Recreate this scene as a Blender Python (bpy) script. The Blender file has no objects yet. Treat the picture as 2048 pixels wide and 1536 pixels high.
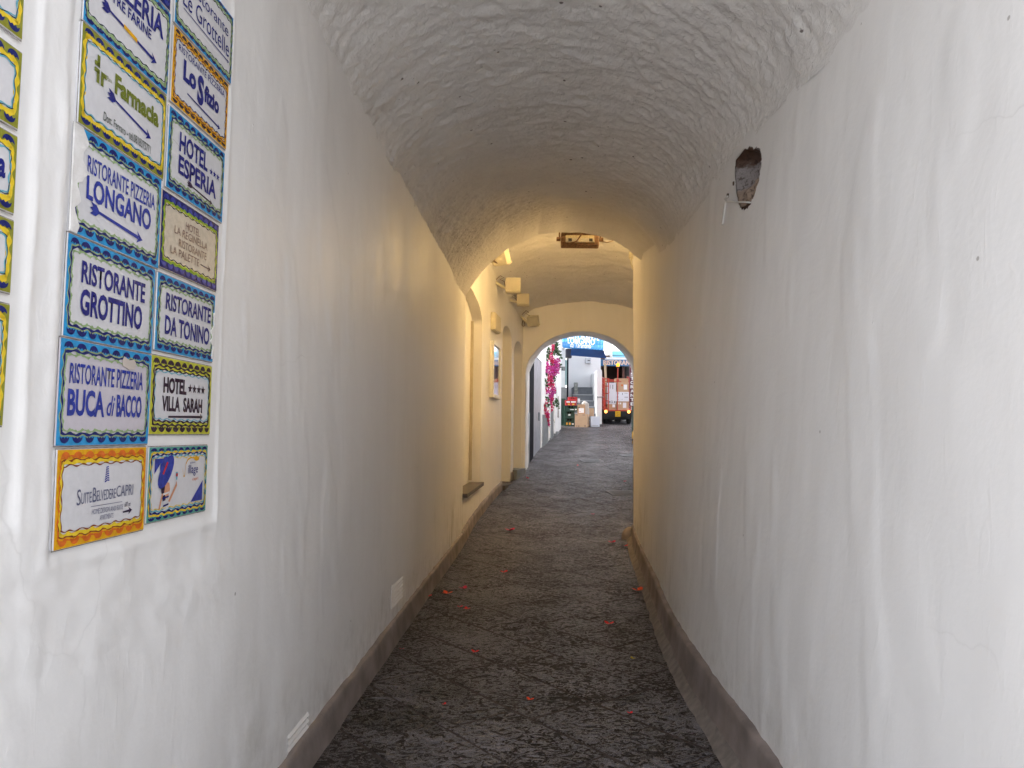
import bpy, bmesh, math, random
import numpy as np
from math import sin, cos, pi, radians, sqrt, atan2, exp
from mathutils import Vector, Matrix
random.seed(7); RNG = np.random.default_rng(7)
C = bpy.context.scene.collection
SC = bpy.context.scene

# ------------------------------------------------------------------ camera, sky, sun, exposure
EYE = 1.6; FPX = 1500.; PITCH = radians(3.78); ROLL = radians(.6)
cd = bpy.data.cameras.new('camera'); cam = bpy.data.objects.new('camera', cd); C.objects.link(cam)
cd.sensor_width = 36; cd.lens = FPX / 2048 * 36; cd.clip_end = 500; cd.clip_start = .05
CR = Matrix.Rotation(pi / 2 + PITCH, 3, 'X') @ Matrix.Rotation(ROLL, 3, 'Z')
cam.matrix_world = Matrix.Translation((0, 0, EYE)) @ CR.to_4x4()
SC.camera = cam
SUN_EL = radians(52); SUN_AZ = radians(282)     # compass style: 0 = +Y, clockwise
W = bpy.data.worlds.new('World'); SC.world = W; W.use_nodes = True
wn = W.node_tree.nodes; wl = W.node_tree.links
sky = wn.new('ShaderNodeTexSky'); sky.sky_type = 'NISHITA'; sky.sun_disc = False
sky.sun_elevation = SUN_EL; sky.sun_rotation = SUN_AZ; sky.air_density = 1.0; sky.dust_density = 3.5; sky.ozone_density = 1.0
hs = wn.new('ShaderNodeHueSaturation'); hs.inputs['Saturation'].default_value = .30
wl.new(sky.outputs[0], hs.inputs['Color'])
wl.new(hs.outputs[0], wn['Background'].inputs['Color']); wn['Background'].inputs['Strength'].default_value = .15
sl = bpy.data.lights.new('sun', 'SUN'); sl.energy = .6; sl.angle = radians(20); sl.color = (1, .95, .88)
so = bpy.data.objects.new('sun', sl); C.objects.link(so)
sd = Vector((sin(SUN_AZ) * cos(SUN_EL), cos(SUN_AZ) * cos(SUN_EL), sin(SUN_EL)))
so.rotation_euler = sd.to_track_quat('Z', 'Y').to_euler()
SC.view_settings.view_transform = 'Standard'; SC.view_settings.look = 'None'
SC.view_settings.exposure = 2.5; SC.view_settings.gamma = 1
SC.render.engine = 'CYCLES'
try:
    SC.cycles.max_bounces = 8; SC.cycles.diffuse_bounces = 6; SC.cycles.use_denoising = True
except Exception: pass

# ------------------------------------------------------------------ measuring helpers
def ray(x, y):
    return CR @ Vector(((x - 1024) / FPX, (768 - y) / FPX, -1.))
def P(x, y, Y):                      # world point seen at pixel x, y (2048 wide) at distance Y
    d = ray(x, y); t = Y / d.y
    return Vector((d.x * t, Y, EYE + d.z * t))
SL = .117
def gz(Y):
    if Y < 10: return 0.
    if Y < 16: return SL * (Y - 10) ** 2 / 12
    return SL * (Y - 13)
def gza(Y):
    return np.where(Y < 10, 0, np.where(Y < 16, SL * (Y - 10) ** 2 / 12, SL * (Y - 13)))
def floor_pt(x, y):
    d = ray(x, y); t = .5
    while EYE + d.z * t > gz(d.y * t) and t < 60: t += .005
    return Vector((d.x * t, d.y * t, gz(d.y * t)))
def table(pts):                      # smooth monotone-ish interpolation through points
    xs = np.array([p[0] for p in pts], float); ys = np.array([p[1] for p in pts], float)
    m = np.gradient(ys, xs)
    def f(x):
        x = np.asarray(x, float)
        i = np.clip(np.searchsorted(xs, x) - 1, 0, len(xs) - 2)
        h = xs[i + 1] - xs[i]; t = (x - xs[i]) / h
        tc = np.clip(t, 0, 1)
        v = ((2 * tc**3 - 3 * tc**2 + 1) * ys[i] + (tc**3 - 2 * tc**2 + tc) * h * m[i]
             + (-2 * tc**3 + 3 * tc**2) * ys[i + 1] + (tc**3 - tc**2) * h * m[i + 1])
        return v + np.where(t < 0, t * h * m[i], 0) + np.where(t > 1, (t - 1) * h * m[i + 1], 0)
    return f

# numpy gradient noise
_perm = RNG.permutation(512)
_grad = RNG.normal(size=(512, 3)); _grad /= np.linalg.norm(_grad, axis=1)[:, None]
def pn(x, y, z=0.):
    x, y, z = np.broadcast_arrays(np.asarray(x, float), y, z)
    xi = np.floor(x).astype(int); yi = np.floor(y).astype(int); zi = np.floor(z).astype(int)
    xf = x - xi; yf = y - yi; zf = z - zi
    s = lambda t: t * t * t * (t * (t * 6 - 15) + 10)
    u, v, w = s(xf), s(yf), s(zf)
    def g(dx, dy, dz):
        h = _perm[(_perm[(_perm[(xi + dx) & 511] + yi + dy) & 511] + zi + dz) & 511]
        q = _grad[h]
        return q[..., 0] * (xf - dx) + q[..., 1] * (yf - dy) + q[..., 2] * (zf - dz)
    L = lambda a, b, t: a + (b - a) * t
    return 1.6 * L(L(L(g(0,0,0), g(1,0,0), u), L(g(0,1,0), g(1,1,0), u), v),
                   L(L(g(0,0,1), g(1,0,1), u), L(g(0,1,1), g(1,1,1), u), v), w)
def fbm(x, y, z=0., o=3, g=.5):
    a = 1; r = 0
    for k in range(o):
        r = r + a * pn(x * 2**k + 17.3 * k, y * 2**k + 5.1 * k, z * 2**k if np.any(z) else 3.7 * k); a *= g
    return r

# ------------------------------------------------------------------ tagging
def tag(o, label=None, cat=None, group=None, kind=None):
    if label: o['label'] = label
    if cat: o['category'] = cat
    if group: o['group'] = group
    if kind: o['kind'] = kind
    return o
def empty(name, loc=(0, 0, 0), label=None, cat=None, group=None, rot=None, mat=None):
    o = bpy.data.objects.new(name, None); C.objects.link(o); o.empty_display_size = .1
    if mat is not None: o.matrix_world = mat
    else:
        o.location = loc
        if rot: o.rotation_euler = rot
    return tag(o, label, cat, group)

# ------------------------------------------------------------------ materials
MATS = {}
def mat(name, col, rough=.8, metal=0., var=.12, vscale=6., bump=0., bscale=40., emit=None, estr=0., spec=.5, bump2=0., b2scale=4., dist=.01, stretch=None):
    if name in MATS: return MATS[name]
    m = bpy.data.materials.new(name); m.use_nodes = True; MATS[name] = m
    n = m.node_tree.nodes; l = m.node_tree.links; b = n['Principled BSDF']
    b.inputs['Roughness'].default_value = rough; b.inputs['Metallic'].default_value = metal
    b.inputs['Specular IOR Level'].default_value = spec
    tc = n.new('ShaderNodeTexCoord'); src = tc.outputs['Object']
    if stretch:
        mp = n.new('ShaderNodeMapping'); mp.inputs['Scale'].default_value = stretch; l.new(src, mp.inputs[0]); src = mp.outputs[0]
    if var > 0:
        t = n.new('ShaderNodeTexNoise'); t.inputs['Scale'].default_value = vscale; t.inputs['Detail'].default_value = 5
        l.new(src, t.inputs['Vector'])
        r = n.new('ShaderNodeValToRGB'); r.color_ramp.elements[0].position = .3; r.color_ramp.elements[1].position = .7
        r.color_ramp.elements[0].color = tuple(c * (1 - var) for c in col) + (1,)
        r.color_ramp.elements[1].color = tuple(min(1, c * (1 + var * .6)) for c in col) + (1,)
        l.new(t.outputs['Fac'], r.inputs[0]); l.new(r.outputs[0], b.inputs['Base Color'])
    else: b.inputs['Base Color'].default_value = tuple(col) + (1,)
    prev = None
    for st, sc_ in ((bump, bscale), (bump2, b2scale)):
        if st > 0:
            t = n.new('ShaderNodeTexNoise'); t.inputs['Scale'].default_value = sc_; t.inputs['Detail'].default_value = 6
            l.new(src, t.inputs['Vector'])
            u = n.new('ShaderNodeBump'); u.inputs['Strength'].default_value = st; u.inputs['Distance'].default_value = dist
            l.new(t.outputs['Fac'], u.inputs['Height'])
            if prev: l.new(prev.outputs[0], u.inputs['Normal'])
            prev = u
    if prev: l.new(prev.outputs[0], b.inputs['Normal'])
    if emit:
        b.inputs['Emission Color'].default_value = tuple(emit) + (1,); b.inputs['Emission Strength'].default_value = estr
    return m

class NT:                                   # tiny node helper for the hand-made materials
    def __init__(s, name):
        s.m = bpy.data.materials.new(name); s.m.use_nodes = True; MATS[name] = s.m
        s.n = s.m.node_tree.nodes; s.l = s.m.node_tree.links; s.b = s.n['Principled BSDF']
        s.tc = s.n.new('ShaderNodeTexCoord').outputs['Object']
    def map(s, sc, loc=(0, 0, 0)):
        q = s.n.new('ShaderNodeMapping'); q.inputs['Scale'].default_value = sc; q.inputs['Location'].default_value = loc
        s.l.new(s.tc, q.inputs[0]); return q.outputs[0]
    def mapn(s, amt):                       # coordinates bent by noise
        q = s.n.new('ShaderNodeTexNoise'); q.inputs['Scale'].default_value = 2.5; q.inputs['Detail'].default_value = 5; s.l.new(s.tc, q.inputs['Vector'])
        v = s.n.new('ShaderNodeVectorMath'); v.operation = 'MULTIPLY_ADD'; s.l.new(q.outputs['Color'], v.inputs[0]); v.inputs[1].default_value = (amt,) * 3; s.l.new(s.tc, v.inputs[2]); return v.outputs[0]
    def noise(s, scale, det=4, vec=None, rough=.5, dist=0.):
        q = s.n.new('ShaderNodeTexNoise'); q.inputs['Scale'].default_value = scale; q.inputs['Detail'].default_value = det
        q.inputs['Roughness'].default_value = rough; q.inputs['Distortion'].default_value = dist
        s.l.new(vec or s.tc, q.inputs['Vector']); return q.outputs['Fac']
    def vor(s, scale, vec=None, feat='F1'):
        q = s.n.new('ShaderNodeTexVoronoi'); q.inputs['Scale'].default_value = scale; q.feature = feat
        s.l.new(vec or s.tc, q.inputs['Vector']); return q.outputs['Distance']
    def ramp(s, src, stops):
        q = s.n.new('ShaderNodeValToRGB'); e = q.color_ramp.elements
        while len(e) < len(stops): e.new(.5)
        for i, (p, c) in enumerate(stops):
            e[i].position = p; e[i].color = (c, c, c, 1) if isinstance(c, (int, float)) else tuple(c) + (1,)
        s.l.new(src, q.inputs[0]); return q.outputs[0]
    def mix(s, fac, a, b, mode='MIX'):
        q = s.n.new('ShaderNodeMix'); q.data_type = 'RGBA'; q.blend_type = mode
        for v, i in ((fac, 0), (a, 6), (b, 7)):
            if hasattr(v, 'is_linked') or hasattr(v, 'links'): s.l.new(v, q.inputs[i])
            elif i == 0: q.inputs[0].default_value = v
            else: q.inputs[i].default_value = tuple(v) + (1,)
        return q.outputs[2]
    def math(s, op, a, b=0.):
        q = s.n.new('ShaderNodeMath'); q.operation = op
        for v, i in ((a, 0), (b, 1)):
            if hasattr(v, 'links'): s.l.new(v, q.inputs[i])
            else: q.inputs[i].default_value = v
        return q.outputs[0]
    def bump(s, h, st, dist, prev=None):
        q = s.n.new('ShaderNodeBump'); q.inputs['Strength'].default_value = st; q.inputs['Distance'].default_value = dist
        s.l.new(h, q.inputs['Height'])
        if prev is not None: s.l.new(prev, q.inputs['Normal'])
        return q.outputs[0]
    def sep(s):
        q = s.n.new('ShaderNodeSeparateXYZ'); s.l.new(s.tc, q.inputs[0]); return q.outputs
    def done(s, col=None, nrm=None, rough=.8, spec=.5):
        if col is not None:
            if hasattr(col, 'links'): s.l.new(col, s.b.inputs['Base Color'])
            else: s.b.inputs['Base Color'].default_value = tuple(col) + (1,)
        if nrm is not None: s.l.new(nrm, s.b.inputs['Normal'])
        if hasattr(rough, 'links'): s.l.new(rough, s.b.inputs['Roughness'])
        else: s.b.inputs['Roughness'].default_value = rough
        s.b.inputs['Specular IOR Level'].default_value = spec
        return s.m

def m_plaster():
    k = NT('white_limewash_plaster')
    big = k.noise(1.1, 4, k.map((1, 1, .45)))
    streak = k.noise(9, 5, k.map((1, 1, .12)))
    fine = k.noise(60, 5)
    c = k.ramp(big, [(.3, (.78, .765, .755)), (.7, (.86, .845, .835))])
    c = k.mix(k.ramp(streak, [(.45, 0), (.75, .3)]), c, (.76, .74, .72))
    # grime low down
    z = k.sep()[2]
    low = k.math('MULTIPLY', k.ramp(z, [(0., 1.), (.95, 0.)]), k.ramp(k.noise(3.2, 6, k.map((1, 1, .7)), .6), [(.56, 0), (.72, 1)]))
    c = k.mix(k.math('MULTIPLY', low, .55), c, (.36, .35, .30))
    yy = k.sep()[1]
    gr = k.math('MULTIPLY', k.math('MULTIPLY', k.ramp(k.math('MULTIPLY', yy, .05), [(.37, 0), (.45, 1), (.54, 1), (.58, 0)]), k.ramp(z, [(.2, 1.), (1., 0.)])), k.ramp(k.noise(4.5, 6, k.map((1, 1, .5)), .65), [(.5, 0), (.68, 1)]))
    c = k.mix(k.math('MULTIPLY', gr, .65), c, (.30, .27, .20))
    spl = k.math('MULTIPLY', k.ramp(z, [(.16, 1.), (.55, 0.)]), k.ramp(k.noise(11, 6, k.map((1, 1, .8)), .7), [(.42, 0), (.7, 1)]))
    c = k.mix(k.math('MULTIPLY', spl, .42), c, (.36, .33, .30))
    ed = k.ramp(k.vor(.9, k.mapn(.35), 'DISTANCE_TO_EDGE'), [(0., 1), (.0045, 0)])
    ed = k.math('MULTIPLY', ed, k.ramp(k.noise(.8, 3, k.map((1, 1, 1), (5, 1, 3))), [(.58, 0), (.66, 1)]))
    c = k.mix(k.math('MULTIPLY', ed, .28), c, (.45, .43, .41))
    # scattered specks
    sp = k.ramp(k.vor(3.3), [(0., 1), (.018, 1), (.024, 0)])
    c = k.mix(k.math('MULTIPLY', sp, .6), c, (.2, .17, .15))
    n = k.bump(fine, .2, .003)
    n = k.bump(k.noise(5, 3, k.map((1, 1, .4)), .5, .4), .16, .012, n)
    n = k.bump(k.noise(3.1, 4, k.map((1, 1, .8), (2, 7, 1)), .55, .8), .22, .02, n)
    n = k.bump(k.ramp(k.vor(2.6, k.map((1, 1, 1), (2, 3, 9))), [(0, 1), (.02, 0)]), .5, .004, n)
    n = k.bump(k.ramp(k.noise(14, 3, k.map((1, 1, .3), (4, 2, 1)), .5, 1.2), [(.58, 0), (.68, 1)]), .14, .003, n)
    return k.done(c, n, k.ramp(big, [(.3, .42), (.7, .6)]), .4)
def m_vault():
    k = NT('rough_vault_plaster')
    v = k.map((1, .8, 1.2))
    a = k.noise(9, 5, v, .6, .5); b = k.noise(30, 5, v, .6, .8); big = k.noise(1.3, 3)
    c = k.ramp(big, [(.3, (.72, .70, .685)), (.7, (.81, .79, .775))])
    c = k.mix(k.ramp(b, [(.5, 0), (.72, .45)]), c, (.85, .84, .83))
    c = k.mix(k.ramp(a, [(.60, 0), (.7, .5)]), c, (.86, .85, .84))
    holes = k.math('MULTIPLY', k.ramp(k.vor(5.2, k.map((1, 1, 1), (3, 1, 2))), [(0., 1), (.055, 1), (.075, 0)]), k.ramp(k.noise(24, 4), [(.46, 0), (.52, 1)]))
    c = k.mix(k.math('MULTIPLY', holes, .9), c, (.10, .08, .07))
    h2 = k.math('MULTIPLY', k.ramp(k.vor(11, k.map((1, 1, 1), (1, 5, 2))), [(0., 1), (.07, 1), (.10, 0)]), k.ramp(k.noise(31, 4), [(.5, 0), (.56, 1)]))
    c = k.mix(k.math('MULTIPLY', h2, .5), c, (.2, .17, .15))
    n = k.bump(b, .9, .014)
    n = k.bump(k.vor(26, k.map((1, .7, 1.2)), 'SMOOTH_F1'), .5, .010, n)
    n = k.bump(a, .4, .02, n)
    return k.done(c, n, .75, .3)
def m_stone():
    k = NT('bush_hammered_lava_stone')
    oi = k.n.new('ShaderNodeObjectInfo')
    v = k.map((1, 1, 1))
    h = k.noise(17, 4, k.map((.8, 1.1, 1)), .62, 2.2)
    h2 = k.noise(110, 3, v, .6)
    big = k.noise(1.2, 3)
    hh = k.math('ADD', k.math('MULTIPLY', h, .75), k.math('MULTIPLY', h2, .25))
    hh = k.math('ADD', hh, k.math('MULTIPLY', k.math('SUBTRACT', k.noise(1.7, 4, k.map((1, 1, 1), (7, 2, 0))), .5), .16))
    hh = k.math('ADD', hh, k.math('MULTIPLY', k.math('SUBTRACT', oi.outputs['Random'], .5), .022))
    c = k.ramp(hh, [(.44, (.015, .011, .011)), (.505, (.024, .017, .017)), (.530, (.11, .098, .108)), (.59, (.28, .262, .29))])
    c = k.mix(k.ramp(oi.outputs['Random'], [(0, .0), (1, .30)]), c, (.05, .042, .040))
    c = k.mix(k.ramp(big, [(.40, .40), (.6, 0)]), c, (.03, .025, .024))
    wet = k.math('MULTIPLY', k.ramp(k.noise(1.9, 5, k.map((1, 1, 1), (3.1, .4, 0)), .6), [(.61, 0), (.66, 1)]), .8)
    c = k.mix(wet, c, (.014, .013, .013))
    def blot(x, y, rx, ry, sc):
        q = k.n.new('ShaderNodeVectorMath'); q.operation = 'LENGTH'
        m_ = k.n.new('ShaderNodeMapping'); m_.inputs['Location'].default_value = (-x / rx, -y / ry, 0); m_.inputs['Scale'].default_value = (1 / rx, 1 / ry, 0); k.l.new(k.tc, m_.inputs[0]); k.l.new(m_.outputs[0], q.inputs[0])
        return k.ramp(k.math('ADD', q.outputs['Value'], k.math('MULTIPLY', k.math('SUBTRACT', k.noise(sc, 5), .5), 2.2)), [(.55, .88), (.95, 0)])
    for b_ in ((-.60, 4.30, .34, .22, 5), (-.42, 4.75, .22, .16, 6), (-.86, 4.55, .18, .12, 6), (-.75, 7.6, .25, .3, 5)): c = k.mix(blot(*b_), c, (.010, .009, .009))
    n = k.bump(hh, 1., .05)
    k.done(c, n, k.ramp(hh, [(.47, .62), (.55, .25)]), .5)
    k.l.new(k.ramp(hh, [(.48, .2), (.54, 1.)]), k.b.inputs['Specular IOR Level']); return k.m
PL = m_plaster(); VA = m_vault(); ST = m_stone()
MORT = mat('pavement_mortar', (.052, .039, .036), .8, bump=.5, bscale=50, var=.45, vscale=12)
SKIRT = mat('grey_brown_skirting_paint', (.24, .198, .182), .7, bump=.4, bscale=30, bump2=.5, b2scale=5, var=.38, vscale=4.5, dist=.006)
FILLET = mat('cement_fillet', (.21, .18, .16), .9, bump=.8, bscale=35, var=.3, vscale=14, dist=.01)
WHITE = mat('white_wall_paint', (.80, .80, .80), .7, bump=.25, bscale=25, var=.05, vscale=1.2, dist=.004)
GREYDADO = mat('grey_stone_dado', (.19, .205, .215), .6, bump=.3, bscale=20, var=.2, vscale=5, dist=.004)
DARKST = mat('dark_lava_sill', (.10, .085, .08), .6, bump=.3, bscale=30, var=.25, vscale=9, dist=.004)

# ------------------------------------------------------------------ meshes
def link(name, me, m=None, parent=None, smooth=False):
    if m is not None and len(me.materials) == 0: me.materials.append(m)
    o = bpy.data.objects.new(name, me); C.objects.link(o)
    if parent is not None: o.parent = parent
    if smooth: me.shade_smooth()
    return o
def grid(name, X, m, parent=None, flip=False, smooth=True, keep=None):
    nu, nv = X.shape[:2]
    idx = np.arange(nu * nv).reshape(nu, nv)
    q = np.stack([idx[:-1, :-1], idx[1:, :-1], idx[1:, 1:], idx[:-1, 1:]], -1)
    if flip: q = q[..., ::-1]
    q = q.reshape(-1, 4)
    if keep is not None: q = q[keep.reshape(-1)]
    me = bpy.data.meshes.new(name); me.vertices.add(nu * nv); me.vertices.foreach_set('co', X.reshape(-1).astype(np.float32))
    me.loops.add(q.size); me.loops.foreach_set('vertex_index', q.reshape(-1).astype(np.int32))
    me.polygons.add(len(q)); me.polygons.foreach_set('loop_start', np.arange(0, q.size, 4, dtype=np.int32))
    try: me.polygons.foreach_set('loop_total', np.full(len(q), 4, np.int32))
    except Exception: pass
    me.update(calc_edges=True); me.validate()
    return link(name, me, m, parent, smooth)
class MB:
    def __init__(s, off=(0, 0, 0)): s.v = []; s.f = []; s.off = Vector(off)
    def add(s, vs, fs):
        b = len(s.v); s.v += [tuple(Vector(p) - s.off) for p in vs]; s.f += [tuple(i + b for i in f) for f in fs]; return s
    def box(s, lo, hi, M=None):
        vs = [Vector((x, y, z)) for z in (lo[2], hi[2]) for y in (lo[1], hi[1]) for x in (lo[0], hi[0])]
        if M is not None: vs = [M @ p for p in vs]
        return s.add(vs, [(0, 2, 3, 1), (4, 5, 7, 6), (0, 1, 5, 4), (2, 6, 7, 3), (0, 4, 6, 2), (1, 3, 7, 5)])
    def rbox(s, lo, hi, r=.01, M=None):               # chamfered box
        c = (Vector(lo) + Vector(hi)) / 2; h = (Vector(hi) - Vector(lo)) / 2; r = min(r, min(h) * .9)
        bm = bmesh.new(); bmesh.ops.create_cube(bm, size=2)
        for v in bm.verts: v.co = Vector((v.co.x * h.x, v.co.y * h.y, v.co.z * h.z))
        bmesh.ops.bevel(bm, geom=bm.edges[:], offset=r, segments=2, affect='EDGES', profile=.6)
        vs = [v.co + c for v in bm.verts]
        if M is not None: vs = [M @ p for p in vs]
        bm.verts.index_update(); fs = [[v.index for v in f.verts] for f in bm.faces]; bm.free()
        return s.add(vs, fs)
    def quad(s, a, b, c, d): return s.add([a, b, c, d], [(0, 1, 2, 3)])
    def prism(s, pts, lo, hi, M=None, axis=2):        # polygon (2D) extruded along axis
        def mk(p, h):
            q = Vector((p[0], p[1], h)) if axis == 2 else (Vector((p[0], h, p[1])) if axis == 1 else Vector((h, p[0], p[1])))
            return M @ q if M is not None else q
        n = len(pts); vs = [mk(p, lo) for p in pts] + [mk(p, hi) for p in pts]
        return s.add(vs, [tuple(range(n))[::-1], tuple(range(n, 2 * n))] + [(i, (i + 1) % n, n + (i + 1) % n, n + i) for i in range(n)])
    def tube(s, path, r, n=8, cap=True):
        path = [Vector(p) for p in path]; rings = []
        for i, p in enumerate(path):
            d = (path[min(i + 1, len(path) - 1)] - path[max(i - 1, 0)]).normalized()
            a = d.orthogonal().normalized() if i == 0 else (a - d * a.dot(d)).normalized()
            b = d.cross(a); rr = r[i] if isinstance(r, (list, tuple)) else r
            rings.append([p + (a * cos(2 * pi * k / n) + b * sin(2 * pi * k / n)) * rr for k in range(n)])
        vs = [q for R_ in rings for q in R_]; fs = []
        for i in range(len(path) - 1):
            for k in range(n): fs.append((i * n + k, i * n + (k + 1) % n, (i + 1) * n + (k + 1) % n, (i + 1) * n + k))
        if cap: fs += [tuple(range(n))[::-1], tuple(range((len(path) - 1) * n, len(path) * n))]
        return s.add(vs, fs)
    def lathe(s, prof, c=(0, 0, 0), n=16, M=None):
        vs = []; fs = []
        for r, z in prof:
            for k in range(n):
                q = Vector((c[0] + r * cos(2 * pi * k / n), c[1] + r * sin(2 * pi * k / n), c[2] + z)); vs.append(M @ q if M is not None else q)
        for i in range(len(prof) - 1):
            for k in range(n): fs.append((i * n + k, i * n + (k + 1) % n, (i + 1) * n + (k + 1) % n, (i + 1) * n + k))
        return s.add(vs, fs)
    def build(s, name, m, parent=None, smooth=False):
        me = bpy.data.meshes.new(name); me.from_pydata(s.v, [], s.f); me.update()
        return link(name, me, m, parent, smooth)

# ================================================================== THE GROUND
def ground():
    xs = np.linspace(-60, 60, 61); ys = np.concatenate([np.linspace(-60, -2, 20), np.linspace(0, 36, 145), np.linspace(38, 90, 12)])
    Yg, Xg = np.meshgrid(ys, xs, indexing='ij')
    Z = gza(np.minimum(Yg, 36)) - .0008
    g = grid('ground', np.stack([Xg, Yg, Z], -1), MORT, flip=True); tag(g, kind='structure')
    # diagonal slabs
    u = Vector((.615, -.79)).normalized(); v = Vector((-u.y, u.x)); Wd = .46
    cands = []
    for j in range(-70, 80):
        p = RNG.uniform(0, .8)
        k = -45.
        while k < 45:
            Lg = RNG.uniform(.55, .95); c = u * (k + Lg / 2 + p) + v * (j * Wd + .23)
            k += Lg
            if not (.3 < c.y < 31): continue
            xl, xr = left_x(c.y) - .35, right_x(c.y) + .4
            if c.y > 11.5: xr = 2.5 + (c.y - 11.5) * .23
            if c.y > 18: xr = min(xr, 5.6)
            if c.y > 28.6: xl = 1.6
            if xl < c.x < xr: cands.append((c, Lg))
    cands.sort(key=lambda t: t[0].y)
    rest = MB()
    for n, (c, Lg) in enumerate(cands):
        rr = random.Random(n)
        a, b = Lg / 2 - .010, Wd / 2 - .010
        j = lambda: rr.uniform(-.006, .006)
        cs = [(-a + j(), -b + j()), (a + j(), -b + j()), (a + j(), b + j()), (-a + j(), b + j())]
        tx, ty = rr.uniform(-.002, .002), rr.uniform(-.002, .002); dz = rr.uniform(-.0012, .0015)
        wp = []
        for ins, zz in ((0, -.03), (0, .0006), (.005, .0032)):
            for (x, y) in cs:
                x2 = x - math.copysign(ins, x); y2 = y - math.copysign(ins, y)
                w = c + u * x2 + v * y2
                wp.append(Vector((w.x, w.y, gz(w.y) + zz + dz + tx * x2 + ty * y2)))
        fs = [(8, 9, 10, 11)] + [(i, (i + 1) % 4, 4 + (i + 1) % 4, 4 + i) for i in range(4)] + [(4 + i, 4 + (i + 1) % 4, 8 + (i + 1) % 4, 8 + i) for i in range(4)]
        if n < 295:
            o = MB().add(wp, fs).build('paving_stone', ST, g)
        else: rest.add(wp, fs)
    o = rest.build('paving_stones', ST, g); o['kind'] = 'stuff'
    return g
left_x = table([(-4, -1.275), (0, -1.12), (4, -.965), (7.6, -.826), (10.86, -.70), (12.3, -.655), (14, -.52), (15.7, -.31), (16.8, -.12), (17.5, .03), (18.5, .26), (20.13, .5), (23.23, .95), (25.94, 1.45), (28.3, 1.86), (31, 2.3)])
right_x = table([(-4, 1.05), (0, 1.07), (2.5, 1.10), (3.74, 1.14), (5.15, 1.19), (6.33, 1.29), (7.22, 1.39), (9.31, 1.60), (10.6, 1.745), (11.0, 1.80), (11.4, 1.85)])
ground()
_x, _y = np.meshgrid(np.linspace(-40, 40, 5), np.linspace(-40, .28, 5), indexing='ij')
tag(grid('bounce_ground', np.stack([_x, _y, _x * 0 + .004], -1), mat('pale_bounce_paving', (.38, .37, .35), .8, var=.15, vscale=2, bump=.3), flip=False), kind='structure')  # unseen pale ground added behind the camera to bounce light into the vault

# ================================================================== TILE PANEL LAYOUT (on the left wall)
LA, LB = -1.12, .0387
def on_left(x, y):
    d = ray(x, y); t = LA / (d.x - LB * d.y); return (d.y * t, EYE + d.z * t)
def rect(px):
    w = [on_left(*p) for p in px]
    return ((w[0][0] + w[3][0]) / 2, (w[2][1] + w[3][1]) / 2, (w[1][0] + w[2][0]) / 2, (w[0][1] + w[1][1]) / 2)
G = .005
TILES = {
 'A0': (1.755, 2.590, 2.162, 2.838), 'A1': (1.752, 2.334, 2.163, 2.585), 'A2': (1.745, 2.066, 2.150, 2.329),
 'A3': (1.737, 1.817, 2.142, 2.062), 'A4': (1.732, 1.560, 2.137, 1.813), 'A5': (1.738, 1.320, 2.132, 1.552),
 'AT': (1.755, 2.845, 2.160, 3.09),
 'B0': (2.190, 2.832, 2.600, 3.075), 'B1': (2.188, 2.586, 2.582, 2.822),
}
for k_, q_ in dict(B2=[(339,209),(450,314),(437,444),(326,370)], B3=[(323,379),(436,452),(430,580),(313,535)],
                   B4=[(312,546),(428,589),(421,721),(305,703)], B5=[(300,713),(421,729),(417,864),(296,874)],
                   B6=[(293,895),(410,890),(409,1018),(291,1050)]).items(): TILES[k_] = rect(q_)
for k_, xr, y0, y1 in (('C0', 43, -70, 84), ('C1', 35, 104, 262), ('C2', 27, 272, 430), ('C3', 19, 441, 588), ('C4', 9, 608, 852)):
    a = on_left(xr, y0); b = on_left(xr, y1); r_ = (a[0] + b[0]) / 2
    TILES[k_] = (r_ - .41, b[1], r_, a[1])

# ================================================================== LEFT WALL (first tunnel)
def left_disp(Y, z):
    d = .007 * fbm(Y * 1.1, z * .6, 1.3, 3) + .003 * fbm(Y * 4, z * 2.2, 7.7, 3)
    # trowel creases
    cr = fbm(Y * 2.6 + .35 * z, z * .9, 4.4, 3)
    d += .004 * np.clip(cr - .22, 0, .2) / .2
    edge = lambda v, a, b, s: 1 / (1 + np.exp(-(v - a) / s)) * 1 / (1 + np.exp((v - b) / s))
    ridge = lambda v, a, w: np.exp(-((v - a) / w) ** 2)
    mask = np.zeros_like(Y)
    for (a, b, lo, hi) in ((1.73, 2.60, 1.30, 3.15), (.7, 1.605, 1.40, 3.15)):
        mask = np.maximum(mask, edge(Y, a, b, .004) * edge(z, lo, hi, .004))
        rim = (ridge(Y, a - .022, .018) + ridge(Y, b + .016, .012)) * edge(z, lo - .03, hi, .02) + \
              (ridge(z, lo - .018, .014)) * edge(Y, a - .03, b + .03, .02)
        d += .0035 * rim * (1 + .7 * pn(Y * 14, z * 9, 2.))
    # plaster band between the two panels: lumpy, hand filled
    band = edge(Y, 1.62, 1.72, .02) * edge(z, 1.2, 3.3, .02)
    d += band * (.003 + .005 * fbm(Y * 9, z * 6, 9.1, 3))
    low = edge(z, .9, 1.35, .06) * edge(Y, 1.2, 2.7, .06)
    d += low * (.007 * fbm(Y * 6 + z * 5, z * 7, 5.1, 3))
    return d * (1 - mask) * np.clip((7 - Y) / 3, .4, 1) - .004 * mask
VS = VSL = 1.0        # where the vault begins
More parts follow.
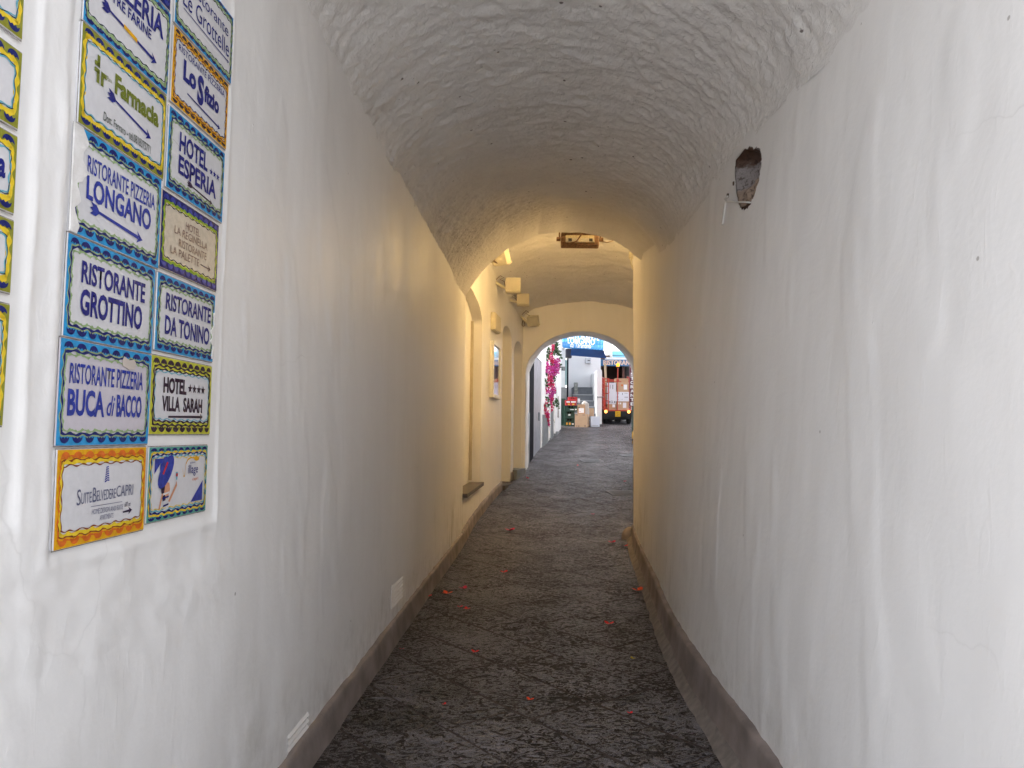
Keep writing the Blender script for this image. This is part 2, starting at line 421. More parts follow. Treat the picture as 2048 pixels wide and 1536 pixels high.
def left_wall():
    Ys = np.unique(np.concatenate([np.arange(.3, 1.2, .06), np.arange(1.2, 2.9, .008), np.arange(2.9, 5.5, .02), np.arange(5.5, 10.861, .035), [10.86]]))
    zs = np.unique(np.round(np.concatenate([np.arange(-.05, 1.0, .025), np.arange(1.0, 3.3, .012), np.arange(3.3, 3.56, .03), [3.62]]), 4))
    Y, Z = np.meshgrid(Ys, zs, indexing='ij')
    d = left_disp(Y, Z)
    X = left_x(Y) + d
    ks = np.clip((Y - 3.7) / 1.5, 0, 1)
    flat = (LA + LB * Y) + d
    X = np.where(Y < 4, flat, X)
    t = tag(empty('tunnel_wall'), 'long white plaster wall on the left carrying the tile signs', 'wall')
    grid('wall_surface', np.stack([X, Y, Z], -1), PL, t)
    # outer part above the vault spring, open to the sky near the camera
    b = MB(); b.box((-1.9, .31, -.05), (-1.38, 10.8, 4.2)); b.box((-4.5, .3, -.05), (-1.16, .75, 3.6)); b.build('wall_core', WHITE, t)
    b = MB()
    Yr = np.arange(.3, 10.9, .2)
    for a, c in zip(Yr[:-1], Yr[1:]):
        if c <= VSL: b.quad((float(left_x(a)), a, 3.6), (float(left_x(c)), c, 3.6), (-1.9, c, 3.65), (-1.9, a, 3.65))
    b.build('wall_coping', WHITE, t)
    # painted skirting band
    Yk = np.arange(.3, 10.87, .06); zk = np.array([-.03, .03, .08, .12, .155, .168, .17])
    off = np.array([.052, .044, .038, .034, .030, .022, -.03])
    Yg, Zg = np.meshgrid(Yk, zk, indexing='ij'); hgt = 1.0 + .03 * pn(Yk * 1.5, 0., 2.) + .05 * (Yk - 4) / 4
    Zg = Zg * hgt[:, None]
    Xg = left_x(Yg) + off[None, :] + .006 * fbm(Yg * 2, Zg * 4, .5, 3)
    Zg += (np.array([0, 0, 0, 0, 1, 1, 1]) * .012)[None, :] * fbm(Yk * 4, 9., 1., 4)[:, None]
    grid('skirting', np.stack([Xg, Yg, Zg], -1), SKIRT, t)
    return t
left_wall()

# ================================================================== RIGHT WALL
sprX = table([(-4, 1.27), (1, 1.29), (2.8, 1.32), (3.82, 1.345), (4.8, 1.375), (6.1, 1.44), (7.5, 1.56), (9.2, 1.72), (10.86, 1.88)])
sprZ = table([(-4, 3.1), (1, 3.1), (2.8, 3.15), (3.82, 3.27), (4.8, 3.31), (6.1, 3.35), (7.5, 3.50), (9.2, 3.82), (10.86, 4.12)])
HOLE = [(1481,304),(1494,300),(1507,298),(1521,304),(1522,325),(1517,360),(1511,381),(1504,401),(1496,415),(1488,419),(1479,408),(1475,392),(1472,367),(1470,345),(1472,320)]
def right_wall():
    t = tag(empty('tunnel_wall'), 'white plaster wall on the right with a broken hole near the vault', 'wall')
    Ys = np.unique(np.round(np.concatenate([np.arange(.3, 2, .06), np.arange(2, 3.9, .02), np.arange(3.9, 4.7, .008), np.arange(4.7, 6.5, .022), np.arange(6.5, 11.0, .035), [11.0, 11.2, 11.4]]), 4))
    v = np.unique(np.round(np.concatenate([np.linspace(0, .8, 90), np.linspace(.8, 1.0, 90)]), 5))
    Y, V = np.meshgrid(Ys, v, indexing='ij')
    Ym = np.minimum(Y, 10.86); zs_ = sprZ(Ym)
    zt = np.minimum(zs_ + .12 + np.clip(Y - 10.88, 0, 9) * 9.0, 5.05)
    Z = -.05 + V * (zt + .05)
    X = right_x(Y) + (sprX(Ym) - right_x(Ym)) * ((Z + .05) / (zs_ + .05)) ** 1.1 * (1 - np.clip((Y - 10.86) / .54, 0, 1))
    X = X - np.clip((8 - Y) / 3, .4, 1) * (.012 * fbm(Y * 1.0 + 40, Z * .6, 2.2, 3) + .0028 * fbm(Y * 4, Z * 2.0, 5.5, 3) + .004 * np.clip(fbm(Y * 2.4 - .3 * Z, Z * .9, 8.4, 3) - .25, 0, .2) / .2)
    XYZ = np.stack([X, Y, Z], -1)
    # projected outline of the hole in (Y, z)
    hp = []
    for (px, py) in HOLE:
        d = ray(px, py); yy = 4.2
        for _ in range(20):
            z_ = EYE + d.z * yy / d.y; vv = (z_ + .05) / (float(sprZ(yy)) + .05)
            xx = float(right_x(yy)) + (float(sprX(yy)) - float(right_x(yy))) * vv ** 1.1
            yy = xx * d.y / d.x
        hp.append((yy, z_, xx))
    cy = np.mean([h[0] for h in hp]); cz = np.mean([h[1] for h in hp])
    ang = np.array([atan2(h[1] - cz, h[0] - cy) for h in hp]); rad = np.array([sqrt((h[1] - cz)**2 + (h[0] - cy)**2) for h in hp])
    o_ = np.argsort(ang); ang = ang[o_]; rad = rad[o_]
    Yc = (Y[:-1, :-1] + Y[1:, 1:]) / 2; Zc = (Z[:-1, :-1] + Z[1:, 1:]) / 2
    A = np.arctan2(Zc - cz, Yc - cy); Rr = np.hypot(Zc - cz, Yc - cy)
    lim = np.interp(A, np.concatenate([ang - 2*pi, ang, ang + 2*pi]), np.tile(rad, 3))
    lim = lim * (1 + .06 * pn(A * 6, 1., 1.))
    keep = Rr > lim
    grid('wall_surface', XYZ, PL, t, flip=True, keep=keep)
    # the pit behind
    na, nr = 90, 26
    aa = np.linspace(0, 2 * pi, na); rr = np.linspace(0, 1.12, nr)
    Ag, Rg = np.meshgrid(aa, rr, indexing='ij')
    L2 = np.interp(((Ag + pi) % (2 * pi)) - pi, np.concatenate([ang - 2*pi, ang, ang + 2*pi]), np.tile(rad, 3))
    Yp = cy + np.cos(Ag) * Rg * L2; Zp = cz + np.sin(Ag) * Rg * L2
    Vp = (Zp + .05) / (sprZ(Yp) + .05)
    Xp = right_x(Yp) + (sprX(Yp) - right_x(Yp)) * Vp ** 1.1
    zt_, zb_ = max(h[1] for h in hp), min(h[1] for h in hp); fz = (Zp - zb_) / (zt_ - zb_)
    ledge = 1 / (1 + np.exp(-(fz - .12) / .02)) * 1 / (1 + np.exp((fz - .44) / .03))
    roof = 1 / (1 + np.exp(-(fz - .80) / .02))
    dep = (.085 - .045 * ledge + .05 * roof + .02 * (fz - .5)) * (1 - np.clip(Rg, 0, 1) ** 6) + .006 + .022 * fbm(Yp * 14, Zp * 18, 2., 4) * (1 - Rg ** 4).clip(0, 1)
    k = NT('exposed_masonry')
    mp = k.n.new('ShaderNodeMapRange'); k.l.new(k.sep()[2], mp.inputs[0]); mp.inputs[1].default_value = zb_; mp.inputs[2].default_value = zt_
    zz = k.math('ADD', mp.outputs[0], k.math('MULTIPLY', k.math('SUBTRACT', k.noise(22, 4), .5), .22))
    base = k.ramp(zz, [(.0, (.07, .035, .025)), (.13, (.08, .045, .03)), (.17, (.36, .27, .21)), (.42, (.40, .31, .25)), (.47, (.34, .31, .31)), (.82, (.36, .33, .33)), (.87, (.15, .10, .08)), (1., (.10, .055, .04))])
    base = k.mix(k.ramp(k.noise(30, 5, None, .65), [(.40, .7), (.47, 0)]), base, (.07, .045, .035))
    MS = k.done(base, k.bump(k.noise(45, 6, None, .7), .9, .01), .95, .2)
    grid('broken_hole', np.stack([Xp + dep, Yp, Zp], -1), MS, t, flip=False)
    # core behind the wall
    Yb = np.arange(.3, 11.5, .3); Vb = np.linspace(0, 1, 8); Yg, Vg = np.meshgrid(Yb, Vb, indexing='ij')
    Ym = np.minimum(Yg, 10.86); Zb = -.05 + Vg * (sprZ(Ym) + .15); Xb = np.maximum(right_x(Ym), right_x(Ym) + (sprX(Ym) - right_x(Ym)) * Vg) + .20
    grid('wall_backing', np.stack([Xb, Yg, Zb], -1), WHITE, t)
    b = MB(); b.box((1.3, .31, 3.08), (1.7, VS, 3.3)); b.box((1.13, .3, -.05), (4.5, .6, 3.2)); b.build('wall_coping', WHITE, t)
    # skirting and cement fillet
    Yk = np.arange(.3, 11.42, .05)
    zk = np.array([.05, .10, .17, .225, .243, .246]); off = np.array([.050, .034, .028, .024, .016, -.03])
    Yg, Zg = np.meshgrid(Yk, zk, indexing='ij'); w = (1 + .06 * pn(Yk * .9, 4., 0.))[:, None]
    Xg = right_x(Yg) - off[None, :] - .008 * fbm(Yg * 2, Zg * 3, 3., 3)
    w = w + .05 * fbm(Yk * 4, 2., 1., 4)[:, None] * np.array([0, 0, 0, 1, 1, 1])[None]
    grid('skirting', np.stack([Xg, Yg, Zg * w], -1), SKIRT, t, flip=True)
    zf = np.array([-.02, .006, .022, .045, .075]); of = np.array([.115, .10, .082, .060, .035])
    Yg, Zg = np.meshgrid(Yk, zf, indexing='ij')
    Xg = right_x(Yg) - of[None, :] - (.012 * fbm(Yk * 4, 2., 1., 3))[:, None] * np.array([1, 1, .8, .4, 0])[None, :]
    grid('cement_fillet', np.stack([Xg, Yg, Zg + .004 * pn(Yg * 5, Zg * 20, 1.) + gza(Yg)], -1), FILLET, t, flip=True)
    return t
RW = right_wall()
def cable_things():
    t = tag(empty('wall_cable', P(1445, 430, 4.3)), 'thin white cable crossing the broken hole on the right wall, with a plastic conduit below', 'cable')
    L = t.location
    def w(px, py, lift=.012):
        d = ray(px, py); yy = 4.5
        for _ in range(25):
            z_ = EYE + d.z * yy / d.y; vv = (z_ + .05) / (float(sprZ(yy)) + .05)
            xx = float(right_x(yy)) + (float(sprX(yy)) - float(right_x(yy))) * vv ** 1.1 - lift
            yy = xx * d.y / d.x
        return Vector((xx, yy, z_))
    wm = mat('white_plastic', (.72, .71, .69), .45, var=.08)
    MB(L).tube([w(1501, 405, .01), w(1488, 404, .014), w(1476, 404, .012), w(1466, 402), w(1458, 403), w(1452, 402), w(1450, 398), w(1456, 392)], .005, 6).build('cable', wm, t, True)
    a, b = w(1450, 407, .004), w(1445, 449, .004)
    m = MB(L); m.add([a + Vector((-.006, -.016, 0)), a + Vector((-.006, .016, 0)), b + Vector((-.006, .018, 0)), b + Vector((-.006, -.014, 0)),
                      a + Vector((.02, -.016, 0)), a + Vector((.02, .016, 0)), b + Vector((.02, .018, 0)), b + Vector((.02, -.014, 0))],
                     [(0, 1, 2, 3), (0, 4, 5, 1), (1, 5, 6, 2), (2, 6, 7, 3), (3, 7, 4, 0)])
    m.build('conduit', wm, t)
    dk = mat('rusty_iron', (.09, .06, .045), .8, var=.4, vscale=40)
    m = MB(L)
    for p in ((1456, 391), (1468, 367)): q = w(*p, .004); m.rbox(q - Vector((.008, .007, .012)), q + Vector((.012, .007, .012)), .003)
    tag(m.build('clip', dk, t), kind='stuff')
cable_things()

# ================================================================== FIRST VAULT
END = [(-.725,3.52),(-.605,3.72),(-.454,3.93),(-.33,4.07),(-.08,4.28),(.166,4.397),(.36,4.49),(.69,4.53),(1.0,4.53),(1.274,4.48),(1.51,4.4),(1.678,4.28),(1.786,4.19),(1.88,4.12)]
_e = np.array(END) + np.array([0, .03]); _c0, _c1 = _e[0], _e[-1]; _ch = _c1 - _c0; _L = np.linalg.norm(_ch); _cd = _ch / _L; _cn = np.array([-_cd[1], _cd[0]])
_rel = _e - _c0; _tt = _rel @ _cd / _L; _hh = _rel @ _cn / _L
_th = np.linspace(0, pi, 181)
def vault_curve(n, ysec=None):
    # rounded arch profile: (t along chord, h relative to chord length)
    th = np.linspace(0, pi, n); t = .5 - .5 * np.sign(np.cos(th)) * np.abs(np.cos(th)) ** .95
    h = np.interp(t, _tt, _hh)
    ell = .30 * np.sin(th) ** .85
    return t, .45 * h + .55 * ell
def vault_xyz(Ys, n):
    t, h = vault_curve(n)
    h = h * 1.0
    L0 = np.stack([left_x(Ys) - .02, np.full_like(Ys, 3.53)], -1); R0 = np.stack([sprX(Ys), sprZ(Ys)], -1)
    ch = R0 - L0; ln = np.linalg.norm(ch, axis=1)[:, None]; d = ch / ln; nn = np.stack([-d[:, 1], d[:, 0]], -1)
    nn = nn * .8 + np.array([0, 1.]) * .2
    XZ = L0[:, None, :] + d[:, None, :] * (t[None, :, None] * ln[:, None]) + nn[:, None, :] * (h[None, :, None] * ln[:, None])
    # blend towards measured end arch
    er = np.stack([np.interp(t, _tt, _e[:, 0]), np.interp(t, _tt, _e[:, 1])], -1)
    w = np.clip((Ys - 8.2) / 2.66, 0, 1)[:, None, None]; w = w * w * (3 - 2 * w)
    XZ = XZ * (1 - w) + er[None] * w
    return XZ
def vault():
    Ys = np.unique(np.round(np.concatenate([np.arange(VS, 10.86, .02), [10.86]]), 4)); n = 230
    XZ = vault_xyz(Ys, n)
    # normals in section
    T = np.gradient(XZ, axis=1); T /= np.linalg.norm(T, axis=2)[..., None]; N = np.stack([T[..., 1], -T[..., 0]], -1)   # inward/down
    s = np.cumsum(np.linalg.norm(np.diff(XZ, axis=1, prepend=XZ[:, :1]), axis=2), axis=1)
    Yg = np.repeat(Ys[:, None], n, 1)
    d = .022 * fbm(Yg * 1.2, s * 1.0, 2.5, 2) * np.clip((10.9 - Yg) / 2.5, .1, 1)
    rough = .011 * fbm(Yg * 8.5, s * 6.0, 6.5, 3, .6) * (.75 + .6 * np.clip(fbm(Yg * .8, s * .8, 3.1, 2) + .4, 0, 1.3))
    bl = pn(Yg * 15, s * 11, 11.5); rough = rough + .006 * np.clip(bl, 0, 1) ** 1.2 * 2
    rr = .004 * pn(Yg * 32, s * 22, 3.5) 
    # smoother toward the right springing and a bit before the end arch
    tt = np.linspace(0, 1, n)[None, :]
    k = np.clip(tt / .03, 0, 1) * np.clip((1 - tt) / .10, .12, 1) * np.clip((10.9 - Yg) / 1.8, .3, 1)
    # old horizontal ledge across the vault
    led = .018 * np.exp(-((Yg - (5.35 + .25 * np.sin(tt * 5) )) / .06) ** 2) * np.clip(fbm(s * 1.5, Yg * .3, 8., 2) + .5, 0, 1)
    disp = d * np.clip(k + .15, 0, 1) + (rough + rr) * k + led * np.clip(k * 1.3 - .3, 0, 1)
    # faint round patch
    X = XZ[..., 0] + N[..., 0] * disp; Z = XZ[..., 1] + N[..., 1] * disp
    v = tag(empty('vaulted_ceiling'), 'rough white plastered barrel vault of the near passage', 'vaulted ceiling')
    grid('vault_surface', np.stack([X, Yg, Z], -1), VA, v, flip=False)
    # mass above so that no light leaks, and the entrance face
    b = MB()
    Qb = XZ[::8]; Nb = N[::8]; Yb = Ys[::8]; Qb = Qb[:, ::4] - Nb[:, ::4] * .14; Qb = np.concatenate([Qb[:, :1] + [-.1, -.35], Qb, Qb[:, -1:] + [.1, -.35]], 1)
    Yb = np.append(Yb, 10.98); Qb = np.concatenate([Qb, Qb[-1:]], 0)
    grid('vault_backing', np.stack([Qb[..., 0], np.repeat(Yb[:, None], Qb.shape[1], 1), Qb[..., 1]], -1), WHITE, v, flip=True)
    Q1 = vault_xyz(np.array([VS]), 60)[0]
    for i in range(59):
        b.quad((Q1[i, 0], VS, Q1[i, 1] - .01), (Q1[i + 1, 0], VS, Q1[i + 1, 1] - .01), (Q1[i + 1, 0], VS, 6.2), (Q1[i, 0], VS, 6.2))
    b.box((-1.9, VS, 3.6), (-1.25, VS + .3, 6.2)); b.box((1.45, VS, 3.2), (4.5, VS + .3, 6.2))
    b.build('entrance_face', WHITE, v)
    # end wall above the arch (faces the second chamber)
    Q2 = vault_xyz(np.array([10.86]), 120)[0]; disp_e = disp[-1]
    xe = np.interp(np.linspace(0, 1, 120), np.linspace(0, 1, n), X[-1]); ze = np.interp(np.linspace(0, 1, 120), np.linspace(0, 1, n), Z[-1])
    rows = []
    for (yy, dz, fr) in ((10.86, 0, 0), (10.875, .01, 0), (10.93, .05, 0), (11.02, .10, 0), (11.12, .17, .0), (11.12, 0, .5), (11.12, 0, 1.)):
        zr = ze + dz; zr = zr * (1 - fr) + 6.0 * fr
        rows.append(np.stack([xe, np.full(120, yy), zr], -1))
    grid('arch_edge', np.stack(rows, 0), PL, v, flip=False)
    b = MB(); b.box((-1.6, 10.87, 3.58), (-.76, 11.11, 6.0)); b.box((2.02, 10.9, 4.0), (4.5, 11.11, 6.0)); b.build('arch_haunch', PL, v)
vault()
# ================================================================== SECOND CHAMBER
spr2 = table([(10.8, 4.9), (13, 4.9), (14.4, 4.87), (15.4, 4.77), (16.5, 4.64), (18.2, 4.46), (18.6, 4.42)])
crown2 = table([(10.8, 5.55), (14, 5.42), (16, 5.2), (18.6, 4.87)])
r2 = table([(11.0, 1.80), (11.4, 1.85), (11.7, 1.93), (12.0, 2.08), (12.6, 2.30), (14.5, 2.72), (16.5, 3.05), (18.6, 3.38)])
def chamber_left():
    t = tag(empty('chamber_wall'), 'warm lit wall left of the lit chamber, with one arched window niche and two arched doorways', 'wall')
    niches = [(11.0, 13.62, .72, 3.58, .36, .19), (16.3, 17.28, None, 3.72, .30, .34), (17.55, 18.42, None, 3.52, .30, .30)]
    def nrm(y):
        e = .05; dx = float(left_x(y + e) - left_x(y - e)) / (2 * e); v = Vector((1, -dx, 0)); return v.normalized()
    def pt(y, z, dep=0.):
        q = Vector((float(left_x(y)), y, z)); n = nrm(y)
        w = .010 * float(fbm(y * 1.3, z * .8, 6.2, 2)) + .003 * float(pn(y * 6, z * 4, 1.))
        return q + n * (w - dep)
    b = MB()
    def top(y, n):
        a, c, zb, zs, rise, dep = n; u = (y - (a + c) / 2) / ((c - a) / 2)
        return zs + rise * sqrt(max(0, 1 - u * u))
    ys = [10.86]
    y = 10.86
    brk = sorted([n[0] for n in niches] + [n[1] for n in niches] + [19.35])
    allY = set(np.round(np.arange(10.86, 19.351, .07), 4).tolist()) | set(brk)
    for n in niches:
        for k in range(25): allY.add(round((n[0] + n[1]) / 2 - cos(pi * k / 24) * (n[1] - n[0]) / 2, 4))
    ys = sorted(allY)
    def col(y0, y1, zf0, zf1, nz=14, dep=0.):
        for k in range(nz):
            g0, g1 = k / nz, (k + 1) / nz
            b.add([pt(y0, zf0[0] + (zf0[1] - zf0[0]) * g0, dep), pt(y1, zf1[0] + (zf1[1] - zf1[0]) * g0, dep),
                   pt(y1, zf1[0] + (zf1[1] - zf1[0]) * g1, dep), pt(y0, zf0[0] + (zf0[1] - zf0[0]) * g1, dep)], [(0, 1, 2, 3)])
    for y0, y1 in zip(ys[:-1], ys[1:]):
        if y1 - y0 < 1e-4: continue
        ym = (y0 + y1) / 2; hit = [n for n in niches if n[0] < ym < n[1]]
        t0 = float(spr2(min(y0, 18.6))) + .05; t1 = float(spr2(min(y1, 18.6))) + .05
        if not hit: col(y0, y1, (gz(y0) - .05, t0), (gz(y1) - .05, t1), 26)
        else:
            n = hit[0]; a, c, zb, zs, rise, dep = n
            zb0 = zb if zb else gz(y0) + (.06 if a < 17 else .20); zb1 = zb if zb else gz(y1) + (.06 if a < 17 else .20)
            if zb: zb0 = zb1 = zb
            else: zb0 = zb1 = gz((a + c) / 2) + (.03 if a < 17 else .17)
            col(y0, y1, (gz(y0) - .05, zb0), (gz(y1) - .05, zb1), 6)
            col(y0, y1, (top(y0, n), t0), (top(y1, n), t1), 6)
            col(y0, y1, (zb0 - .02, top(y0, n) + .01), (zb1 - .02, top(y1, n) + .01), 10, dep)   # back
            b.add([pt(y0, top(y0, n)), pt(y1, top(y1, n)), pt(y1, top(y1, n), dep), pt(y0, top(y0, n), dep)], [(0, 1, 2, 3)])
    for n in niches:
        a, c, zb, zs, rise, dep = n; zb = zb or gz((a + c) / 2) + (.03 if a < 17 else .17)
        for y in (a, c):
            for k in range(12):
                z0 = zb + (zs - zb) * k / 12; z1 = zb + (zs - zb) * (k + 1) / 12
                b.add([pt(y, z0), pt(y, z1), pt(y, z1, dep), pt(y, z0, dep)], [(0, 1, 2, 3)])
    o = b.build('wall_surface', PL, t)
    for p in o.data.polygons: p.use_smooth = False
    bmx = bmesh.new(); bmx.from_mesh(o.data); bmesh.ops.remove_doubles(bmx, verts=bmx.verts, dist=.002); bmx.to_mesh(o.data); bmx.free()
    o.data.shade_smooth()
    try: o.data.set_sharp_from_angle(angle=radians(50))
    except Exception: pass
    # window: inner frame, shutters, sill
    cream = mat('cream_shutter_paint', (.50, .44, .34), .55, bump=.2, bscale=30, var=.12)
    n0 = nrm(12.3)
    b = MB()
    for yy in (11.08, 12.25, 12.37, 13.50):
        p = pt(yy, 0, .17); b.box((p.x - .02, yy - .04, .76), (p.x + .03, yy + .04, 3.62 if yy in (11.08, 13.5) else 3.86))
    for zz in (.78, 1.7, 2.7, 3.55): p = pt(12.3, 0, .175); b.box((p.x - .01, 11.1, zz), (p.x + .015, 13.5, zz + .07))
    b.build('window_shutter', cream, t)
    b = MB(); p = [pt(10.98, .72, .19), pt(13.66, .72, .19), pt(13.66, .72, -.07), pt(10.98, .72, -.07)]
    b.add([q - Vector((0, 0, .06)) for q in p] + p, [(0, 1, 2, 3), (7, 6, 5, 4), (0, 4, 5, 1), (1, 5, 6, 2), (2, 6, 7, 3), (3, 7, 4, 0)])
    b.build('window_sill', DARKST, t)
    for (a, c, h, ov) in ((16.25, 17.32, .03, .10), (17.5, 18.47, .17, .10)):
        zt = gz((a + c) / 2) + h + .006; p = [pt(a, zt, .33), pt(c, zt, .33), pt(c, zt, -ov), pt(a, zt, -ov)]
        b = MB(); b.add([Vector((q.x, q.y, gz(q.y) - .05)) for q in p] + p, [(0, 1, 2, 3), (7, 6, 5, 4), (0, 4, 5, 1), (1, 5, 6, 2), (2, 6, 7, 3), (3, 7, 4, 0)])
        b.build('doorstep', GREYDADO if h > .1 else DARKST, t)
    door = mat('ochre_door_paint', (.52, .44, .30), .5, bump=.1, bscale=20, var=.06)
    for (a, c, zs, dep) in ((16.3, 17.28, 3.70, .34), (17.55, 18.42, 3.50, .30)):
        z0 = gz((a + c) / 2) + .04; q0, q1 = pt(a + .03, z0, dep - .05), pt(c - .03, z0, dep - .05)
        b = MB(); b.add([q0, q1, q1 + Vector((0, 0, zs - z0)), q0 + Vector((0, 0, zs - z0))] + [p_ - nrm((a + c) / 2) * .04 for p_ in (q0, q1, q1 + Vector((0, 0, zs - z0)), q0 + Vector((0, 0, zs - z0)))],
                        [(0, 1, 2, 3), (7, 6, 5, 4), (0, 4, 5, 1), (1, 5, 6, 2), (2, 6, 7, 3), (3, 7, 4, 0)])
        d_ = b.build('door', door, t)
        b = MB()
        for u0, u1 in ((.12, .46), (.54, .88)):
            for v0, v1 in ((.06, .35), (.40, .95)):
                f = lambda u, v, h: q0.lerp(q1, u) + Vector((0, 0, (zs - z0) * v)) + nrm((a + c) / 2) * h
                b.add([f(u0, v0, .002), f(u1, v0, .002), f(u1, v1, .002), f(u0, v1, .002), f(u0 + .03, v0 + .01, .018), f(u1 - .03, v0 + .01, .018), f(u1 - .03, v1 - .01, .018), f(u0 + .03, v1 - .01, .018)],
                      [(4, 5, 6, 7), (0, 1, 5, 4), (1, 2, 6, 5), (2, 3, 7, 6), (3, 0, 4, 7)])
        b.build('door_panel', door, d_)
    # skirting
    for (a, c, name) in ((10.86, 16.25, 'skirting'), (17.32, 17.5, 'skirting')):
        yk = np.linspace(a, c, max(3, int((c - a) / .08))); zk = np.array([-.04, .04, .12, .19, .20]); of = np.array([.05, .042, .036, .03, -.02])
        Yg, Zg = np.meshgrid(yk, zk, indexing='ij')
        Xg = left_x(Yg) + of[None] + .006 * fbm(Yg * 2, Zg * 4, .5, 2)
        grid(name, np.stack([Xg, Yg, Zg + gza(Yg)], -1), SKIRT, t)
    # grey dado past the doors
    yk = np.linspace(18.9, 19.85, 10); zk = np.array([-.05, 1.35, 1.36]); of = np.array([.02, .02, -.02])
    Yg, Zg = np.meshgrid(yk, zk, indexing='ij'); Xg = left_x(Yg) + of[None]
    grid('dado', np.stack([Xg, Yg, Zg + gza(Yg)], -1), GREYDADO, t)
    # solid mass behind
    b = MB(); b.box((-2.2, 10.8, -.2), (-1.25, 19.3, 6.2)); b.build('wall_core', WHITE, t)
    return pt, nrm
cpt, cnrm = chamber_left()

def chamber_vault():
    t = tag(empty('vaulted_ceiling'), 'warm lit rippled plaster vault over the inner chamber', 'vaulted ceiling')
    Ys = np.arange(11.05, 18.56, .03); n = 170
    th = np.linspace(0, pi, n)
    xl = left_x(Ys)[:, None]; xr = r2(Ys)[:, None]; xr = np.maximum(xr, 1.9)
    u = .5 - .5 * np.cos(th); X = xl + (xr - xl) * u[None]
    rise = (crown2(Ys) - spr2(Ys))[:, None]
    Z = spr2(Ys)[:, None] + rise * (np.sin(th) ** .9)[None]
    Yg = np.repeat(Ys[:, None], n, 1)
    d = .03 * fbm(Yg * 1.5, X * 1.3, 4.4, 2) + .018 * fbm(Yg * 7, X * 3.2, 1.4, 3, .6) + .012 * np.clip(pn(Yg * 13, X * 6, 9.), 0, 1)
    grid('vault_surface', np.stack([X, Yg, Z - d], -1), VA, t, flip=False)
    b = MB(); b.box((-2.2, 11.0, 5.75), (4.6, 19.3, 6.2)); b.build('roof_mass', WHITE, t)
chamber_vault()

def chamber_right():
    t = tag(empty('chamber_wall'), 'rounded yellow lit wall corner where the passage bends right', 'wall')
    Ys = np.unique(np.round(np.concatenate([np.arange(11.4, 12.7, .025), np.arange(12.7, 18.56, .1)]), 4)); v = np.linspace(0, 1, 70)
    Y, V = np.meshgrid(Ys, v, indexing='ij')
    zt = spr2(Y) + .15; Z = gza(Y) - .05 + V * (zt - gza(Y) + .05)
    lean = (float(sprX(10.86)) - float(right_x(10.86))) * 0
    base = np.where(Y < 11.4, right_x(Y), r2(Y))
    X = base + lean - .008 * fbm(Y * 1.2, Z * .7, 3.3, 2)
    # match end of first right wall
    grid('wall_surface', np.stack([X, Y, Z], -1), PL, t, flip=True)
    b = MB(); b.prism([(1.95, 11.12), (2.1, 12.3), (2.6, 13.6), (4.5, 13.6), (4.5, 11.12)][::-1], -.05, 6.1)
    b.prism([(2.62, 13.6), (3.1, 16.2), (3.5, 18.55), (4.6, 18.55), (4.6, 13.6)][::-1], -.05, 6.1)
    b.build('wall_core', WHITE, t)
    yk = np.arange(11.4, 18.5, .06); zk = np.array([-.04, .04, .14, .20, .21]); of = np.array([.075, .055, .04, .03, -.02])
    Yg, Zg = np.meshgrid(yk, zk, indexing='ij'); Xg = r2(Yg) - of[None] - .006 * fbm(Yg * 2, Zg * 4, .5, 2)
    grid('skirting', np.stack([Xg, Yg, Zg + gza(Yg)], -1), SKIRT, t, flip=True)
    # little cement bumper at the foot of the corner
    b = MB(); prof = [(.15, -.05), (.14, .05), (.11, .12), (.05, .17), (.0, .18)]
    b.lathe(prof, (1.83, 11.55, gz(11.5)), 18); b.build('corner_bumper', SKIRT, t, True)
chamber_right()

